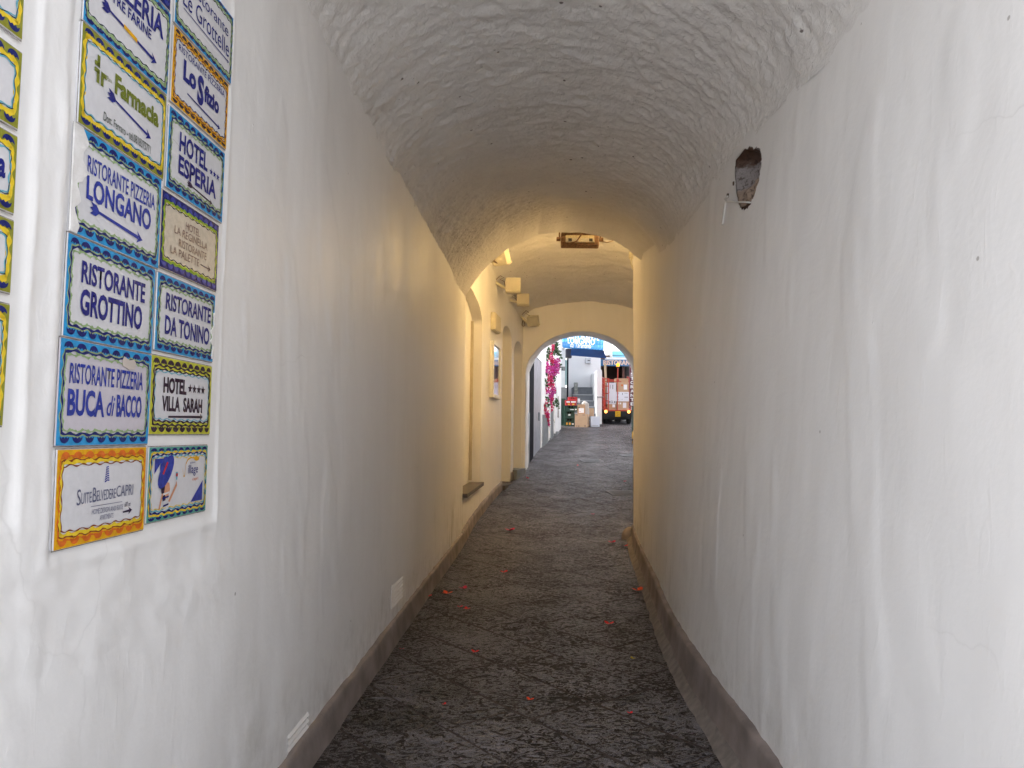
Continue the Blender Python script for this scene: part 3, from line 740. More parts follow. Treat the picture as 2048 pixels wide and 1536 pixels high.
def back_wall():
    t = tag(empty('arched_wall'), 'cross wall with the round archway opening to the bright street', 'archway')
    Yb = 18.5; cx, hw = 1.74, 1.41
    sp, ap = 3.03, 4.16
    def arc(k, n=64, dy=0., gr=0.):
        a = pi * k / n; return (cx - (hw - gr) * cos(a), sp + (ap - sp - gr) * sin(a))
    o = MB(); n = 64
    XR = 4.6
    # front face split in columns above the arch
    pts = [arc(k) for k in range(n + 1)]
    def top(x):
        u = min(max((x - .26) / (3.38 - .26), 0), 1); return 6.0
    fr = MB()
    def wob(x, z): return .01 * float(fbm(x * 1.2, z * 1.1, 7.7, 2))
    def q(x, z, y=Yb): return Vector((x, y + wob(x, z), z))
    for (x0, z0), (x1, z1) in zip(pts[:-1], pts[1:]):
        for k in range(10):
            a, b_ = k / 10, (k + 1) / 10
            fr.add([q(x0, z0 + (6 - z0) * a), q(x1, z1 + (6 - z1) * a), q(x1, z1 + (6 - z1) * b_), q(x0, z0 + (6 - z0) * b_)], [(0, 1, 2, 3)])
    xl, xr = pts[0][0], pts[-1][0]
    fr.add([q(-.4, 0), q(xl, 0), q(xl, 6), q(-.4, 6)], [(0, 1, 2, 3)]); fr.add([q(xr, 0), q(XR, 0), q(XR, 6), q(xr, 6)], [(0, 1, 2, 3)])
    fr.build('wall_face', PL, t)
    # soffit with softly uneven edge, .85 deep
    rows = []
    full = [(xl, 0.2)] + [(xl, .2 + (sp - .2) * k / 8) for k in range(1, 8)] + pts + [(xr, sp - (sp - .2) * k / 8) for k in range(1, 9)]
    dy = [0, .012, .2, .45, .7, .83, .85]
    for i, d in enumerate(dy):
        row = []
        for (x, z) in full:
            g = .025 * float(fbm(x * 3 + d, z * 3, 1.7, 2)) + (.0 if i == 0 else .012)
            xx = cx + (x - cx) * (1 - g / hw); zz = z - (g if z > sp else 0)
            sh = .10 * d / .85 if x < cx else 0
            row.append([xx + sh, Yb + d, zz])
        rows.append(row)
    grid('arch_soffit', np.array(rows), WHITE, t, flip=True)
    # outer face
    f2 = MB()
    for (x0, z0), (x1, z1) in zip(pts[:-1], pts[1:]): f2.quad((x0, Yb + .85, z0), (x0, Yb + .85, 6.2), (x1, Yb + .85, 6.2), (x1, Yb + .85, z1))
    f2.quad((-2.2, Yb + .85, 0), (-2.2, Yb + .85, 6.2), (xl, Yb + .85, 6.2), (xl, Yb + .85, 0)); f2.quad((xr, Yb + .85, 0), (xr, Yb + .85, 6.2), (6, Yb + .85, 6.2), (6, Yb + .85, 0))
    f2.build('outer_face', WHITE, t)
back_wall()

# ------------------------------------------------------------------ warm lamps of the chamber (real floodlights)
rust = mat('rusty_brown_metal', (.16, .085, .045), .6, .3, var=.5, vscale=35, bump=.3, bscale=60)
creamp = mat('cream_painted_housing', (.60, .55, .42), .5, var=.08, vscale=8, bump=.1, bscale=30)
glow = mat('lit_lamp_glass', (1, .8, .5), .4, emit=(1, .72, .32), estr=6, var=0)
def lamp(loc, to, power, size=.12, kind='SPOT', ang=150, blend=.9, col=(1, .65, .25), parent=None):
    l = bpy.data.lights.new('lamp_light', kind); l.energy = power; l.color = col
    if kind == 'SPOT': l.spot_size = radians(ang); l.spot_blend = blend; l.shadow_soft_size = size
    elif kind == 'POINT': l.shadow_soft_size = size
    o = bpy.data.objects.new('lamp_light', l); C.objects.link(o)
    d = (Vector(to) - Vector(loc)).normalized()
    o.matrix_world = Matrix.Translation(loc) @ d.to_track_quat('-Z', 'Y').to_matrix().to_4x4()
    if parent is not None:
        o.parent = parent; o.matrix_basis = Matrix.Translation(Vector(loc) - parent.location) @ d.to_track_quat('-Z', 'Y').to_matrix().to_4x4()
    return o
def flood():
    c = P(1160, 478, 11.55)
    t = empty('floodlight', c, 'rusty brown floodlight hanging on a bracket under the crown of the inner vault', 'floodlight')
    S = 11.55 / 1500; w, h = 84 * S / 2, 30 * S / 2
    tilt = Matrix.Translation(c) @ Matrix.Rotation(radians(-18), 4, 'X')
    b = MB(c); b.rbox((-w * .92, -.02, -h), (w * .92, .10, h * .9), .02, tilt); b.build('housing', rust, t)
    b = MB(c); b.box((-w * .70, -.045, -h * .72), (w * .68, -.021, h * .35), tilt); b.build('back_plate', mat('pale_worn_plate', (.42, .36, .24), .5, var=.25, vscale=50), t)
    b = MB(c); b.box((-w * .70, -.049, -h * .70), (-w * .05, -.046, -h * .12), tilt); b.box((w * .0, -.049, -h * .70), (w * .66, -.046, -h * .12), tilt)
    b.build('data_label', mat('silver_label', (.40, .38, .34), .4, var=.5, vscale=160), t)
    b = MB(c)
    for x0 in (-w * .58, w * .42): b.box((x0, -.054, -h * .62), (x0 + w * .17, -.050, -h * .2), tilt)
    tag(b.build('label_mark', mat('black_print', (.015, .015, .015), .6, var=0), t), kind='stuff')
    b = MB(c)
    for k in range(4): b.box((-w * .9, -.03, h * (.46 + .14 * k)), (w * .9, -.015, h * (.50 + .14 * k)), tilt)
    b.build('cooling_fin', rust, t)
    b = MB(c)
    for s in (-1, 1):
        b.box((s * w * .99 - .012, -.0, -.02), (s * w * .99 + .012, .04, .33), Matrix.Translation(c))
        b.lathe([(.001, -.03), (.035, -.03), (.035, .03), (.001, .03)], (0, 0, 0), 12, Matrix.Translation(c + Vector((s * (w + .012), .02, 0))) @ Matrix.Rotation(pi / 2, 4, 'Y'))
    b.box((-w, .0, .31), (w, .04, .335), Matrix.Translation(c)); b.build('bracket', rust, t)
    b = MB(c)
    b.tube([c + Vector(p) for p in ((-w * .9, -.04, -.06), (-w * .6, -.07, -.10), (-w * .2, -.08, -.06), (.0, -.08, .03), (.08, -.06, .13), (.05, .02, .25))], .010, 6)
    b.build('cable', rust, t, True)
    MB(c).tube([c + Vector(p) for p in ((w, 0, -.03), (w + .10, .0, -.05), (w + .20, .0, -.02), (w + .24, .02, .04), (w + .22, .05, .10))], .007, 6).build('cable', rust, t, True)
    b = MB(c); b.box((-w * .8, .101, -h * .8), (w * .8, .108, h * .7), tilt); b.build('lamp_glass', glow, t)
    lamp(c + Vector((0, .42, -.02)), c + Vector((-1.9, 1.0, -1.6)), 7, .12, 'SPOT', 150, 1., parent=t)
flood()
def corner_light():
    c = Vector((1.9, 12.0, 4.38))
    t = empty('floodlight', c, 'small cream lamp with a looped cable at the top of the rounded right corner', 'floodlight')
    b = MB(c); q = P(1264, 506, 11.5); b.rbox(q + Vector((-.035, 0, -.07)), q + Vector((.04, .12, .06)), .01); b.build('housing', creamp, t)
    b = MB(c); q = P(1264, 514, 11.48); b.tube([q + Vector(p) for p in ((.02, 0, .02), (-.015, 0, -.03), (-.02, 0, -.10), (.01, 0, -.17), (.03, 0, -.2))], .012, 6); b.build('cable_loop', creamp, t, True)
    lamp(Vector((1.95, 12.06, 4.45)), (1.4, 12.2, 2.0), 29, .05, 'POINT', parent=t)
corner_light()
def square_lights():
    for (px, py, Y, s, anchor, lab, tilt) in (
        (1000, 514, 13.0, 34, (978, 526), 'cream square lamp half hidden by the arch edge, nearest on the left wall', (-.5, .5)),
        (1026, 570, 15.4, 31, (994, 563), 'cream square lamp on a short arm, larger of the two hanging side by side', (0, 0)),
        (1046, 599, 17.0, 25, (1018, 598), 'cream square lamp on a short arm, smaller and lower of the two side by side', (0, 0)),
        (1066, 642, 18.2, 22, (1046, 632), 'dim square lamp tilted in the far left corner above the archway', (-.3, .45))):
        c = P(px, py, Y); S = Y / 1500; h = s * S / 2
        t = empty('wall_lamp', c, lab, 'lamp', 'square lamps along the left side of the inner chamber')
        M = Matrix.Translation(c) @ Matrix.Rotation(tilt[0], 4, 'Z') @ Matrix.Rotation(tilt[1], 4, 'X')
        b = MB(c); b.rbox((-h, -.07, -h * .85), (h, .10, h * .9), .012, M); b.build('housing', creamp, t)
        b = MB(c); b.rbox((-h * .96, -.03, -h * 1.02), (h * 1.04, .12, -h * .84), .008, M); b.build('lower_lip', creamp, t)
        a = P(anchor[0], anchor[1], Y); e = P(px - s * .5, py + s * .2, Y)
        b = MB(c); b.tube([a + Vector((-.06, .02, 0)), e + Vector((.01, .02, 0))], .03, 6); b.build('arm', creamp, t)
        b = MB(c); k = P(anchor[0] + 2, anchor[1] - 6, Y)
        b.tube([a + Vector((-.03, 0, .03)), k + Vector((.05, 0, .06)), k + Vector((.12, 0, .02)), k + Vector((.04, -.02, -.02)), k + Vector((.13, 0, -.06)), e + Vector((0, 0, .03))], .008, 5)
        b.build('cable', rust, t, True)
square_lights()
def hook():
    c = P(1047, 645, 18.3); t = empty('cable_loop', c, 'small dark looped cable hanging beside the far corner lamp', 'cable')
    MB(c).tube([c + Vector((0, 0, .08)), c + Vector((-.03, 0, .0)), c + Vector((-.035, 0, -.07)), c + Vector((0, 0, -.10)), c + Vector((.035, 0, -.07)), c + Vector((.02, 0, 0)), c + Vector((0, 0, .08))], .009, 5).build('loop', rust, t, True)
hook()
def wall_boxes():
    # electric panel
    y0, y1 = 14.75, 15.5
    def frame(y): n = cnrm(y); return cpt(y, 0), n, Vector((-n.y, n.x, 0))
    p, n, tt = frame(15.1); z0, z1 = P(990, 664, 15.1).z, P(990, 630, 15.1).z
    M = Matrix(((tt.x, n.x, 0, p.x), (tt.y, n.y, 0, p.y), (0, 0, 1, 0), (0, 0, 0, 1)))
    t = tag(empty('electric_box', (p.x, p.y, z0)), 'flat cream electric box on the chamber wall above the glazed menu case', 'electric box'); c = t.location
    b = MB(c); b.rbox((-.36, .0, z0), (.36, .09, z1), .01, M); b.build('box_body', creamp, t)
    b = MB(c); b.rbox((-.33, .092, z0 + .02), (.33, .105, z1 - .02), .006, M); b.build('box_door', creamp, t)
    p, n, tt = frame(15.15); z0, z1 = P(986, 797, 15.15).z, P(986, 685, 15.15).z
    M = Matrix(((tt.x, n.x, 0, p.x), (tt.y, n.y, 0, p.y), (0, 0, 1, 0), (0, 0, 0, 1)))
    t = tag(empty('menu_case', (p.x, p.y, z0)), 'white framed glazed menu case reflecting the street, between the niche and the doors', 'display case'); c = t.location
    wf = mat('white_frame_paint', (.78, .78, .76), .35, var=.04)
    hw = .50
    outer = [(-hw, z0), (hw, z0), (hw, z1 - .10)] + [(hw - .12 * (1 - cos(a)), z1 - .10 + .10 * sin(a)) for a in (.5, 1.0, 1.57)] + [(-hw + .12, z1), (-hw + .03, z1 - .03), (-hw, z1 - .1)]
    b = MB(c); b.prism([(q[0], q[1]) for q in outer], .004, .05, M, axis=1); b.build('case_body', wf, t)
    b = MB(c)
    for lo, hi in (((-hw, z0), (-hw + .07, z1 - .1)), ((hw - .07, z0), (hw, z1 - .1)), ((-hw + .07, z0), (hw - .07, z0 + .07)), ((-hw + .07, z1 - .09), (hw - .07, z1 - .01))):
        b.rbox((lo[0], .05, lo[1]), (hi[0], .085, hi[1]), .01, M)
    b.build('frame', wf, t)
    gm = bpy.data.materials.new('case_glass'); gm.use_nodes = True; g = gm.node_tree.nodes['Principled BSDF']
    g.inputs['Base Color'].default_value = (.55, .58, .6, 1); g.inputs['Metallic'].default_value = 1.; g.inputs['Roughness'].default_value = .04
    b = MB(c); b.box((-hw + .07, .055, z0 + .07), (hw - .07, .062, z1 - .09), M); b.build('glass', gm, t)
wall_boxes()
# ================================================================== VENTS in the left wall
def vents():
    vm = mat('white_vent_plastic', (.76, .75, .74), .5, var=.06)
    dk = mat('vent_shadow_gap', (.30, .29, .285), .8, var=0)
    for (q, ns, lab) in (([(784.7,1168.7), (805,1149.7), (803.7,1195.6), (781.5,1217.7)], 6, 'small white louvred vent low on the left wall, the farther one'),
                 ([(571,1474), (613.8,1415.5), (611,1500), (571,1566)], 7, 'white louvred vent low on the left wall, cut by the bottom of the picture')):
        Y0, z0, Y1, z1 = rect(q)
        cY = (Y0 + Y1) / 2; x = float(left_x(cY)) + .004 + float(left_disp(np.array([[cY]]), np.array([[(z0 + z1) / 2]]))[0, 0])
        c = Vector((x, cY, z0)); t = empty('vent', c, lab, 'vent', 'louvred vents in the left wall')
        M = Matrix(((LB, 1, 0, x), (1, -LB, 0, cY), (0, 0, 1, 0), (0, 0, 0, 1)))
        w = (Y1 - Y0) / 2
        MB(c).box((-w, -.03, z0), (w, -.009, z1), M).build('back_plate', dk, t)
        b = MB(c)
        for lo, hi in (((-w - .004, z0), (-w, z1)), ((w, z0), (w + .004, z1))):
            b = MB(c); b.box((lo[0], -.02, lo[1]), (hi[0], -.002, hi[1]), M); b.build('frame', vm, t)
        hgt = (z1 - z0) / ns
        for k in range(ns):
            b = MB(c); zb = z0 + k * hgt
            b.add([M @ Vector(p) for p in ((-w, .006, zb + .22 * hgt), (w, .006, zb + .22 * hgt), (w, -.008, zb + hgt * .80), (-w, -.008, zb + hgt * .80),
                                         (-w, -.012, zb + .16 * hgt), (w, -.012, zb + .16 * hgt))], [(0, 1, 2, 3), (0, 4, 5, 1)])
            b.build('slat', vm, t)
vents()

# ================================================================== TILE SIGNS
def mc(name, c, rough=.22, var=.12): return mat(name, c, rough, var=var, vscale=70, bump=.12, bscale=24, dist=.004)
GL = mc('white_tile_glaze', (.66, .65, .67), .16, .04); GLB = mc('beige_tile_glaze', (.64, .55, .43), .16, .1); GLL = mc('lilac_tile_glaze', (.57, .53, .58), .16, .04)
NAVY = mc('navy_glaze', (.012, .018, .14), .2, .25); CYAN = mc('sky_blue_glaze', (.03, .30, .62), .2, .2); DG = mc('dark_green_line', (.012, .035, .06), .25)
LG = mc('pale_green_glaze', (.30, .42, .20), .2, .2); YEL = mc('yellow_glaze', (.78, .56, .03), .2, .15); OLV = mc('olive_glaze', (.27, .27, .03), .2, .2)
LBL = mc('pale_blue_glaze', (.16, .42, .52), .2, .15); ORG = mc('orange_glaze', (.72, .16, .02), .2, .2); BRN = mc('brown_line', (.22, .05, .015), .25); GRN = mc('leaf_green_glaze', (.22, .38, .03), .2, .2)
INK = mc('blue_ink', (.015, .02, .20), .25, .3); INKB = mc('mid_blue_ink', (.03, .05, .33), .25, .3); INKV = mc('violet_black_ink', (.025, .008, .05), .25, .2); OLI = mc('olive_ink', (.16, .19, .025), .25, .1); SEP = mc('sepia_ink', (.17, .09, .09), .3, .2); GRY = mc('grey_ink', (.10, .11, .20), .3, .1)
DKG = mc('grey_green_ink', (.06, .08, .06), .3); AMB = mc('amber_glaze', (.75, .38, .01), .2, .15); TEAL = mc('teal_glaze', (.10, .36, .30), .2, .2); LIM = mc('lime_glaze', (.52, .52, .05), .2, .15)
BLACKG = mc('aubergine_glaze', (.03, .012, .035), .2, .2); SKIN = mc('skin_tone_glaze', (.62, .30, .18), .25); RED = mc('red_glaze', (.55, .02, .03), .2)
GROUT = mat('dirty_grout', (.30, .27, .25), .9, var=.6, vscale=45)
def sign_frame(k):
    Y0, z0, Y1, z1 = TILES[k]; cY, cz = (Y0 + Y1) / 2, (z0 + z1) / 2
    t = Vector((LB, 1, 0)).normalized(); n = Vector((1, -LB, 0)).normalized(); o = Vector((LA + LB * cY, cY, cz))
    M = Matrix(((t.x, 0, n.x, o.x), (t.y, 0, n.y, o.y), (t.z, 1, n.z, o.z), (0, 0, 0, 1)))
    return M, (Y1 - Y0) * t.y / 1.0 / t.y, z1 - z0
def text_mesh(s, bold=0., shear=0.):
    cu = bpy.data.curves.new('txt', 'FONT'); cu.body = s; cu.size = 1; cu.offset = bold; cu.shear = shear; cu.resolution_u = 3; cu.extrude = 0
    ob = bpy.data.objects.new('txt', cu); C.objects.link(ob)
    dg = bpy.context.evaluated_depsgraph_get(); me = bpy.data.meshes.new_from_object(ob.evaluated_get(dg))
    C.objects.unlink(ob); bpy.data.objects.remove(ob); bpy.data.curves.remove(cu)
    return me
def lettering(s, parent, m, box, h=.0062, bold=.0, shear=0., rot=0., rise=0., name='lettering', M=None, serif=False):
    me = text_mesh(s, bold, shear); n = len(me.vertices); co = np.empty(n * 3, np.float32); me.vertices.foreach_get('co', co); co = co.reshape(-1, 3)
    lo, hi = co.min(0), co.max(0); u = (co[:, 0] - lo[0]) / (hi[0] - lo[0]); v = (co[:, 1] - lo[1]) / (hi[1] - lo[1])
    x = box[0] + u * (box[2] - box[0]); y = box[1] + v * (box[3] - box[1]) + rise * u
    if M is None: x = x + .0011 * pn(x * 45, y * 60, 3.); y = y + .0013 * pn(x * 40 + 9, y * 45, 7.)
    co[:, 0] = x; co[:, 1] = y; co[:, 2] = h
    if M is not None:
        A = np.array(M); co = co @ A[:3, :3].T + A[:3, 3]
    me.vertices.foreach_set('co', co.reshape(-1)); me.update(); me.name = name
    return link(name, me, m, parent)
def ribbon(W2, H2, amp, wl, wd, h, phase=0., cham=.012, amp2=0., jag=0.):
    # closed wavy ribbon around a rectangle of half sizes W2, H2
    per = 4 * (W2 + H2); nw = max(4, round(per / wl)); N = nw * 12
    vs = []; 
    for i in range(N):
        s = i / N * per; q = s
        for (ax, ay, dx, dy, L) in ((-W2, -H2, 1, 0, 2 * W2), (W2, -H2, 0, 1, 2 * H2), (W2, H2, -1, 0, 2 * W2), (-W2, H2, 0, -1, 2 * H2)):
            if q < L: break
            q -= L
        x, y = ax + dx * q, ay + dy * q; nx, ny = dy, -dx
        ed = min(q, L - q); k = min(1, ed / .02)
        o = amp * sin(2 * pi * nw * s / per + phase) * k - (1 - k) * cham * .4
        cusp = jag * max(0, 1 - abs(((nw * s / per * 2 + phase) % 1) - .5) * 5) * k
        w1 = wd * (1 + .35 * sin(2 * pi * nw * s / per * 1.5 + 1)) / 2
        vs.append((x + nx * (o + w1), y + ny * (o + w1), h)); vs.append((x + nx * (o - w1 - cusp), y + ny * (o - w1 - cusp), h))
    return vs, [(2 * i, 2 * ((i + 1) % N), 2 * ((i + 1) % N) + 1, 2 * i + 1) for i in range(N)]
def ring(W2, H2, w, h):
    a, b = W2 - w, H2 - w
    return [(-W2, -H2, h), (W2, -H2, h), (W2, H2, h), (-W2, H2, h), (-a, -b, h), (a, -b, h), (a, b, h), (-a, b, h)], [(i, (i + 1) % 4, 4 + (i + 1) % 4, 4 + i) for i in range(4)]
def scallops(W2, base, nx, r, h, height):
    b = MB(); st = 2 * W2 / nx
    for k in range(nx):
        cx = -W2 + st * (k + .5) + random.uniform(-.0012, .0012); q = r * random.uniform(.9, 1.08)
        for s_ in (1, -1):
            arc = [(cx + q * cos(pi * j / 10), s_ * (base + height * sin(pi * j / 10) ** .9), h) for j in range(11)]
            low = [(cx - q * .62, s_ * (base + height * .28), h), (cx - q * .3, s_ * (base + .0005), h), (cx, s_ * (base + height * .3), h), (cx + q * .3, s_ * (base + .0005), h), (cx + q * .62, s_ * (base + height * .28), h)]
            p = arc + low; b.add(p, [tuple(range(len(p))) if s_ > 0 else tuple(range(len(p)))[::-1]])
    return b
def ring2(W2, H2, wx, wy, h):
    a, b = W2 - wx, H2 - wy
    return [(-W2, -H2, h), (W2, -H2, h), (W2, H2, h), (-W2, H2, h), (-a, -b, h), (a, -b, h), (a, b, h), (-a, b, h)], [(i, (i + 1) % 4, 4 + (i + 1) % 4, 4 + i) for i in range(4)]
PAL = {
 'blue':   dict(band=CYAN, sc=NAVY, waves=[(.0185, LG, .010), (.0200, NAVY, .0062), (.0265, LG, .004)], bw=.021, jag=.005),
 'green':  dict(band=CYAN, sc=NAVY, waves=[(.013, LG, .012), (.020, DG, .003), (.007, NAVY, .003)], bw=.014, jag=.004),
 'yellow': dict(band=OLV, sc=NAVY, waves=[(.018, YEL, .012), (.0265, LBL, .0045), (.0245, DG, .002)], bw=.022, jag=.0),
 'brown':  dict(band=AMB, sc=BLACKG, waves=[(.014, BRN, .004), (.019, AMB, .006), (.023, NAVY, .003)], bw=.018, jag=.003),
 'deep':   dict(band=NAVY, sc=INKB, waves=[(.019, GRN, .009), (.0265, DG, .003), (.0225, LIM, .002)], bw=.022, jag=.003),
 'lime':   dict(band=LIM, sc=BLACKG, waves=[(.020, BLACKG, .006), (.029, BLACKG, .005), (.034, LBL, .003)], bw=.03, jag=.0),
 'orange': dict(band=AMB, sc=ORG, waves=[(.018, BRN, .003), (.023, YEL, .008), (.029, BRN, .003), (.012, ORG, .003)], bw=.027, jag=.006),
 'teal':   dict(band=TEAL, sc=NAVY, waves=[(.012, YEL, .006), (.017, NAVY, .006), (.022, LBL, .005), (.0255, YEL, .002)], bw=.016, jag=.003),
}
def sign(key, pal, label, ground=GL, nsc=9, name='tile_sign'):
    M, w, h = sign_frame(key); W2, H2 = w / 2, h / 2
    t = empty(name, label=label, cat='sign', group='painted ceramic direction signs on the left wall', mat=M)
    random.seed(key); jz = random.uniform(-.0008, .0012)
    t.matrix_world = M @ Matrix.Translation((0, 0, jz)) @ Matrix.Rotation(random.uniform(-.008, .008), 4, 'X') @ Matrix.Rotation(random.uniform(-.006, .006), 4, 'Y')
    MB().rbox((-W2, -H2, -.008), (W2, H2, .0045), .0022).build('ceramic_tile', ground, t)
    b = MB(); b.add(*ring(W2 + .0028, H2 + .0028, .0030, .0012)); b.build('grout_line', GROUT, t)
    p = PAL[pal]; z = .0048
    KY = 1.22; KX = .66
    b = MB(); b.add(*ring2(W2 - .001, H2 - .001, p['bw'] * KX, p['bw'] * KY, z)); b.build('border_band', p['band'], t)
    i0 = p['waves'][0][0]
    r = min(.0185, W2 / nsc * .84); tag(scallops(W2 - .006, H2 - i0 * KY + .0005, nsc, r, z + .0012, .0135 * KY * i0 / .019).build('border_scallops', p['sc'], t), kind='stuff')
    for i, (ins, m, wd) in enumerate(p['waves']):
        vs, fs = ribbon(W2 - ins * KX - .002, H2 - ins * KY - .003, .0024, 2 * W2 / nsc, wd * 1.0, z + .0006 + .0002 * i, phase=.4, jag=p['jag'] if i in (0, len(p['waves']) - 1) else 0)
        MB().add(vs, fs).build('border_wave', m, t)
    t['w'] = w; 
    return t, W2, H2
def arrow(t, m, a, b, wd=.006, z=.0062, feather=True, head=.022):
    A, B_ = Vector(a), Vector(b); d = (B_ - A).normalized(); n = Vector((-d.y, d.x)); o = MB()
    f = lambda p, h=0: (p.x, p.y, z)
    q = [A - n * wd * .35, B_ - d * head * .7 - n * wd * .5, B_ - d * head * .7 + n * wd * .5, A + n * wd * .35]; o.add([f(p) for p in q], [(0, 1, 2, 3)])
    q = [B_, B_ - d * head + n * head * .55, B_ - d * head * .65, B_ - d * head - n * head * .55]; o.add([f(p) for p in q], [(0, 1, 2), (0, 2, 3)])
    if feather:
        q = [A + d * .026, A + d * .010 + n * head * .48, A - d * .014 + n * head * .50, A - d * .004 + n * head * .2, A - d * .016, A - d * .004 - n * head * .2, A - d * .014 - n * head * .50, A + d * .010 - n * head * .48]
        o.add([(p.x, p.y, z + .0002) for p in q], [(0, 1, 2, 3), (0, 3, 4), (0, 4, 5), (0, 5, 6, 7)])
    return o.build('arrow', m, t)
def stars(t, m, x0, y0, n, st, r):
    b = MB()
    for k in range(n):
        c = (x0 + st * k, y0); pts = [(c[0] + (r if j % 2 == 0 else r * .42) * sin(pi * j / 5), c[1] + (r if j % 2 == 0 else r * .42) * cos(pi * j / 5), .0062) for j in range(10)]
        b.add([(c[0], c[1], .0062)] + pts, [(0, 1 + j, 1 + (j + 1) % 10) for j in range(10)])
    b.build('stars', m, t)
T_ = lambda s, t, m, x0, y0, x1, y1, **k: lettering(s, t, m, (x0, y0, x1, y1), **k)

t, w, h = sign('AT', 'deep', 'topmost tile of the left column, only a dark blue corner shows', nsc=10)
t, w, h = sign('A0', 'green', 'green bordered tile with a gold banded arrow, reading TRE FARINE', nsc=10)
T_('PIZZERIA', t, INK, -.150, .022, .165, .088, bold=.03); T_('LE TRE FARINE', t, INK, -.14, -.012, .10, .016, bold=.02)
arrow(t, INK, (-.12, -.005 - .035), (.135, -.062), .009, head=.03)
MB().add([(-.035, -.052, .0066), (.03, -.058, .0066), (.03, -.046, .0066), (-.035, -.040, .0066)], [(0, 1, 2, 3)]).build('arrow_band', AMB, t)
t, w, h = sign('A1', 'yellow', 'yellow bordered tile reading Farmacia with a green pharmacy cross')
T_('Farmacia', t, OLI, -.062, .012, .163, .066, bold=.045); T_('Dott. Ferraro - tel.0818375771', t, DKG, -.105, -.078, .125, -.055, bold=.006)
T_('Para', t, OLI, -.098, .030, -.078, .042)
arrow(t, INK, (-.078, -.002), (.125, -.034), .0075, head=.028)
b = MB()
for (x, y, w_, h_) in ((-.152, .045, .022, .012), (-.142, .045, .012, .03), (-.152, .028, .022, .012), (-.142, .004, .012, .030), (-.124, .028, .024, .012), (-.124, .004, .012, .030)):
    b.add([(x, y, .0062), (x + w_, y, .0062), (x + w_, y + h_, .0062), (x, y + h_, .0062)], [(0, 1, 2, 3)])
b.build('pharmacy_cross', OLI, t)
t, w, h = sign('A2', 'blue', 'blue bordered tile reading RISTORANTE PIZZERIA LONGANO, left edge painted over')
T_('RISTORANTE PIZZERIA', t, INKB, -.150, .030, .168, .074, bold=.012); T_('LONGANO', t, INKB, -.150, -.036, .150, .024, bold=.03)
arrow(t, INKB, (-.118, -.053), (.11, -.072), .010, head=.03)
b = MB(); rr_ = random.Random(4); n_ = 26
pl_ = [(-w - .006, -h + 2 * h * k / n_) for k in range(n_ + 1)]; pr_ = [(-w + .020 + .016 * sin(k * .9) * rr_.uniform(.3, 1) + (.018 if k > 12 else 0), -h + 2 * h * k / n_) for k in range(n_ + 1)]
b.prism(pl_ + pr_[::-1], .004, .0078); b.build('paint_smear', PL, t)
t, w, h = sign('A3', 'blue', 'blue bordered tile reading RISTORANTE GROTTINO')
T_('RISTORANTE', t, INK, -.145, .014, .150, .070, bold=.028); T_('GROTTINO', t, INK, -.145, -.064, .140, .002, bold=.036)
t, w, h = sign('A4', 'blue', 'blue bordered tile reading RISTORANTE PIZZERIA BUCA di BACCO', ground=GLL, nsc=8)
T_('RISTORANTE PIZZERIA', t, INKB, -.165, .022, .160, .072, bold=.016); T_('BUCA', t, INKB, -.168, -.056, -.018, .010, bold=.034)
T_('di', t, INKB, -.008, -.052, .028, .000, bold=.01, shear=.3); T_('BACCO', t, INKB, .036, -.054, .158, .006, bold=.034)
b = MB(); b.prism([(.055, .082), (.085, .075), (.115, .078), (.118, .096), (.108, .104), (.085, .100), (.062, .108), (.052, .098)], .0065, .0072); b.build('glaze_chip', mat('bare_plaster_chip', (.55, .48, .43), .9, var=.1), t)
t, w, h = sign('A5', 'orange', 'orange bordered tile reading SUITEBELVEDERECAPRI with a small feather', nsc=8)
T_('S', t, GRY, -.118, -.020, -.103, .018); T_('UITE', t, GRY, -.101, -.018, -.058, .009); T_('B', t, GRY, -.054, -.018, -.038, .019); T_('ELVEDERE', t, GRY, -.036, -.016, .048, .010)
T_('CAPRI', t, GRY, .051, -.014, .132, .016)
T_('HOME DESIGN AND SUITE', t, GRY, -.055, -.048, .085, -.035); T_('APARTMENTS', t, GRY, -.020, -.066, .040, -.053); T_('600 mt', t, INKV, .092, -.043, .122, -.030, shear=.3)
MB().add([(-.06, -.0285, .0062), (.08, -.0285, .0062), (.08, -.027, .0062), (-.06, -.027, .0062)], [(0, 1, 2, 3)]).build('rule', GRY, t)
arrow(t, INKV, (.085, -.056), (.130, -.054), .006, feather=False, head=.018)
b = MB()
for k in range(7):
    y = .030 + k * .0058; ww = .007 * (1 - k / 8.5) + .002
    b.add([(-ww + .005, y - .002, .0062), (.006, y + .002, .0062), (.006, y + .0045, .0062), (-ww + .005, y + .002, .0062)], [(0, 1, 2, 3)])
    b.add([(ww + .007, y + .001, .0063), (.006, y + .003, .0063), (.006, y + .0055, .0063), (ww + .007, y + .0045, .0063)], [(0, 1, 2, 3)])
b.build('feather_motif', INKB, t)
t, w, h = sign('B0', 'green', 'green bordered tile reading Ristorante Le Grottelle in thin letters', nsc=10)
T_('Ristorante', t, INK, -.12, .030, .165, .070); T_('Le Grottelle', t, INK, -.160, -.040, .175, .018)
arrow(t, INK, (-.155, -.050), (.178, -.055), .004, feather=False, head=.014)
t, w, h = sign('B1', 'brown', 'amber and black bordered tile reading RISTORANTE PIZZERIA Lo Sfizio', nsc=10)
T_('RISTORANTE PIZZERIA', t, INK, -.165, .056, .165, .077, bold=.006); T_('Lo', t, INK, -.13, -.022, -.045, .046, bold=.05); T_('S', t, INK, -.035, -.05, .010, .048, bold=.05); T_('fizio', t, INK, .014, -.025, .125, .034, bold=.05)
arrow(t, INK, (-.10, -.052), (.14, -.066), .006, feather=False, head=.02)
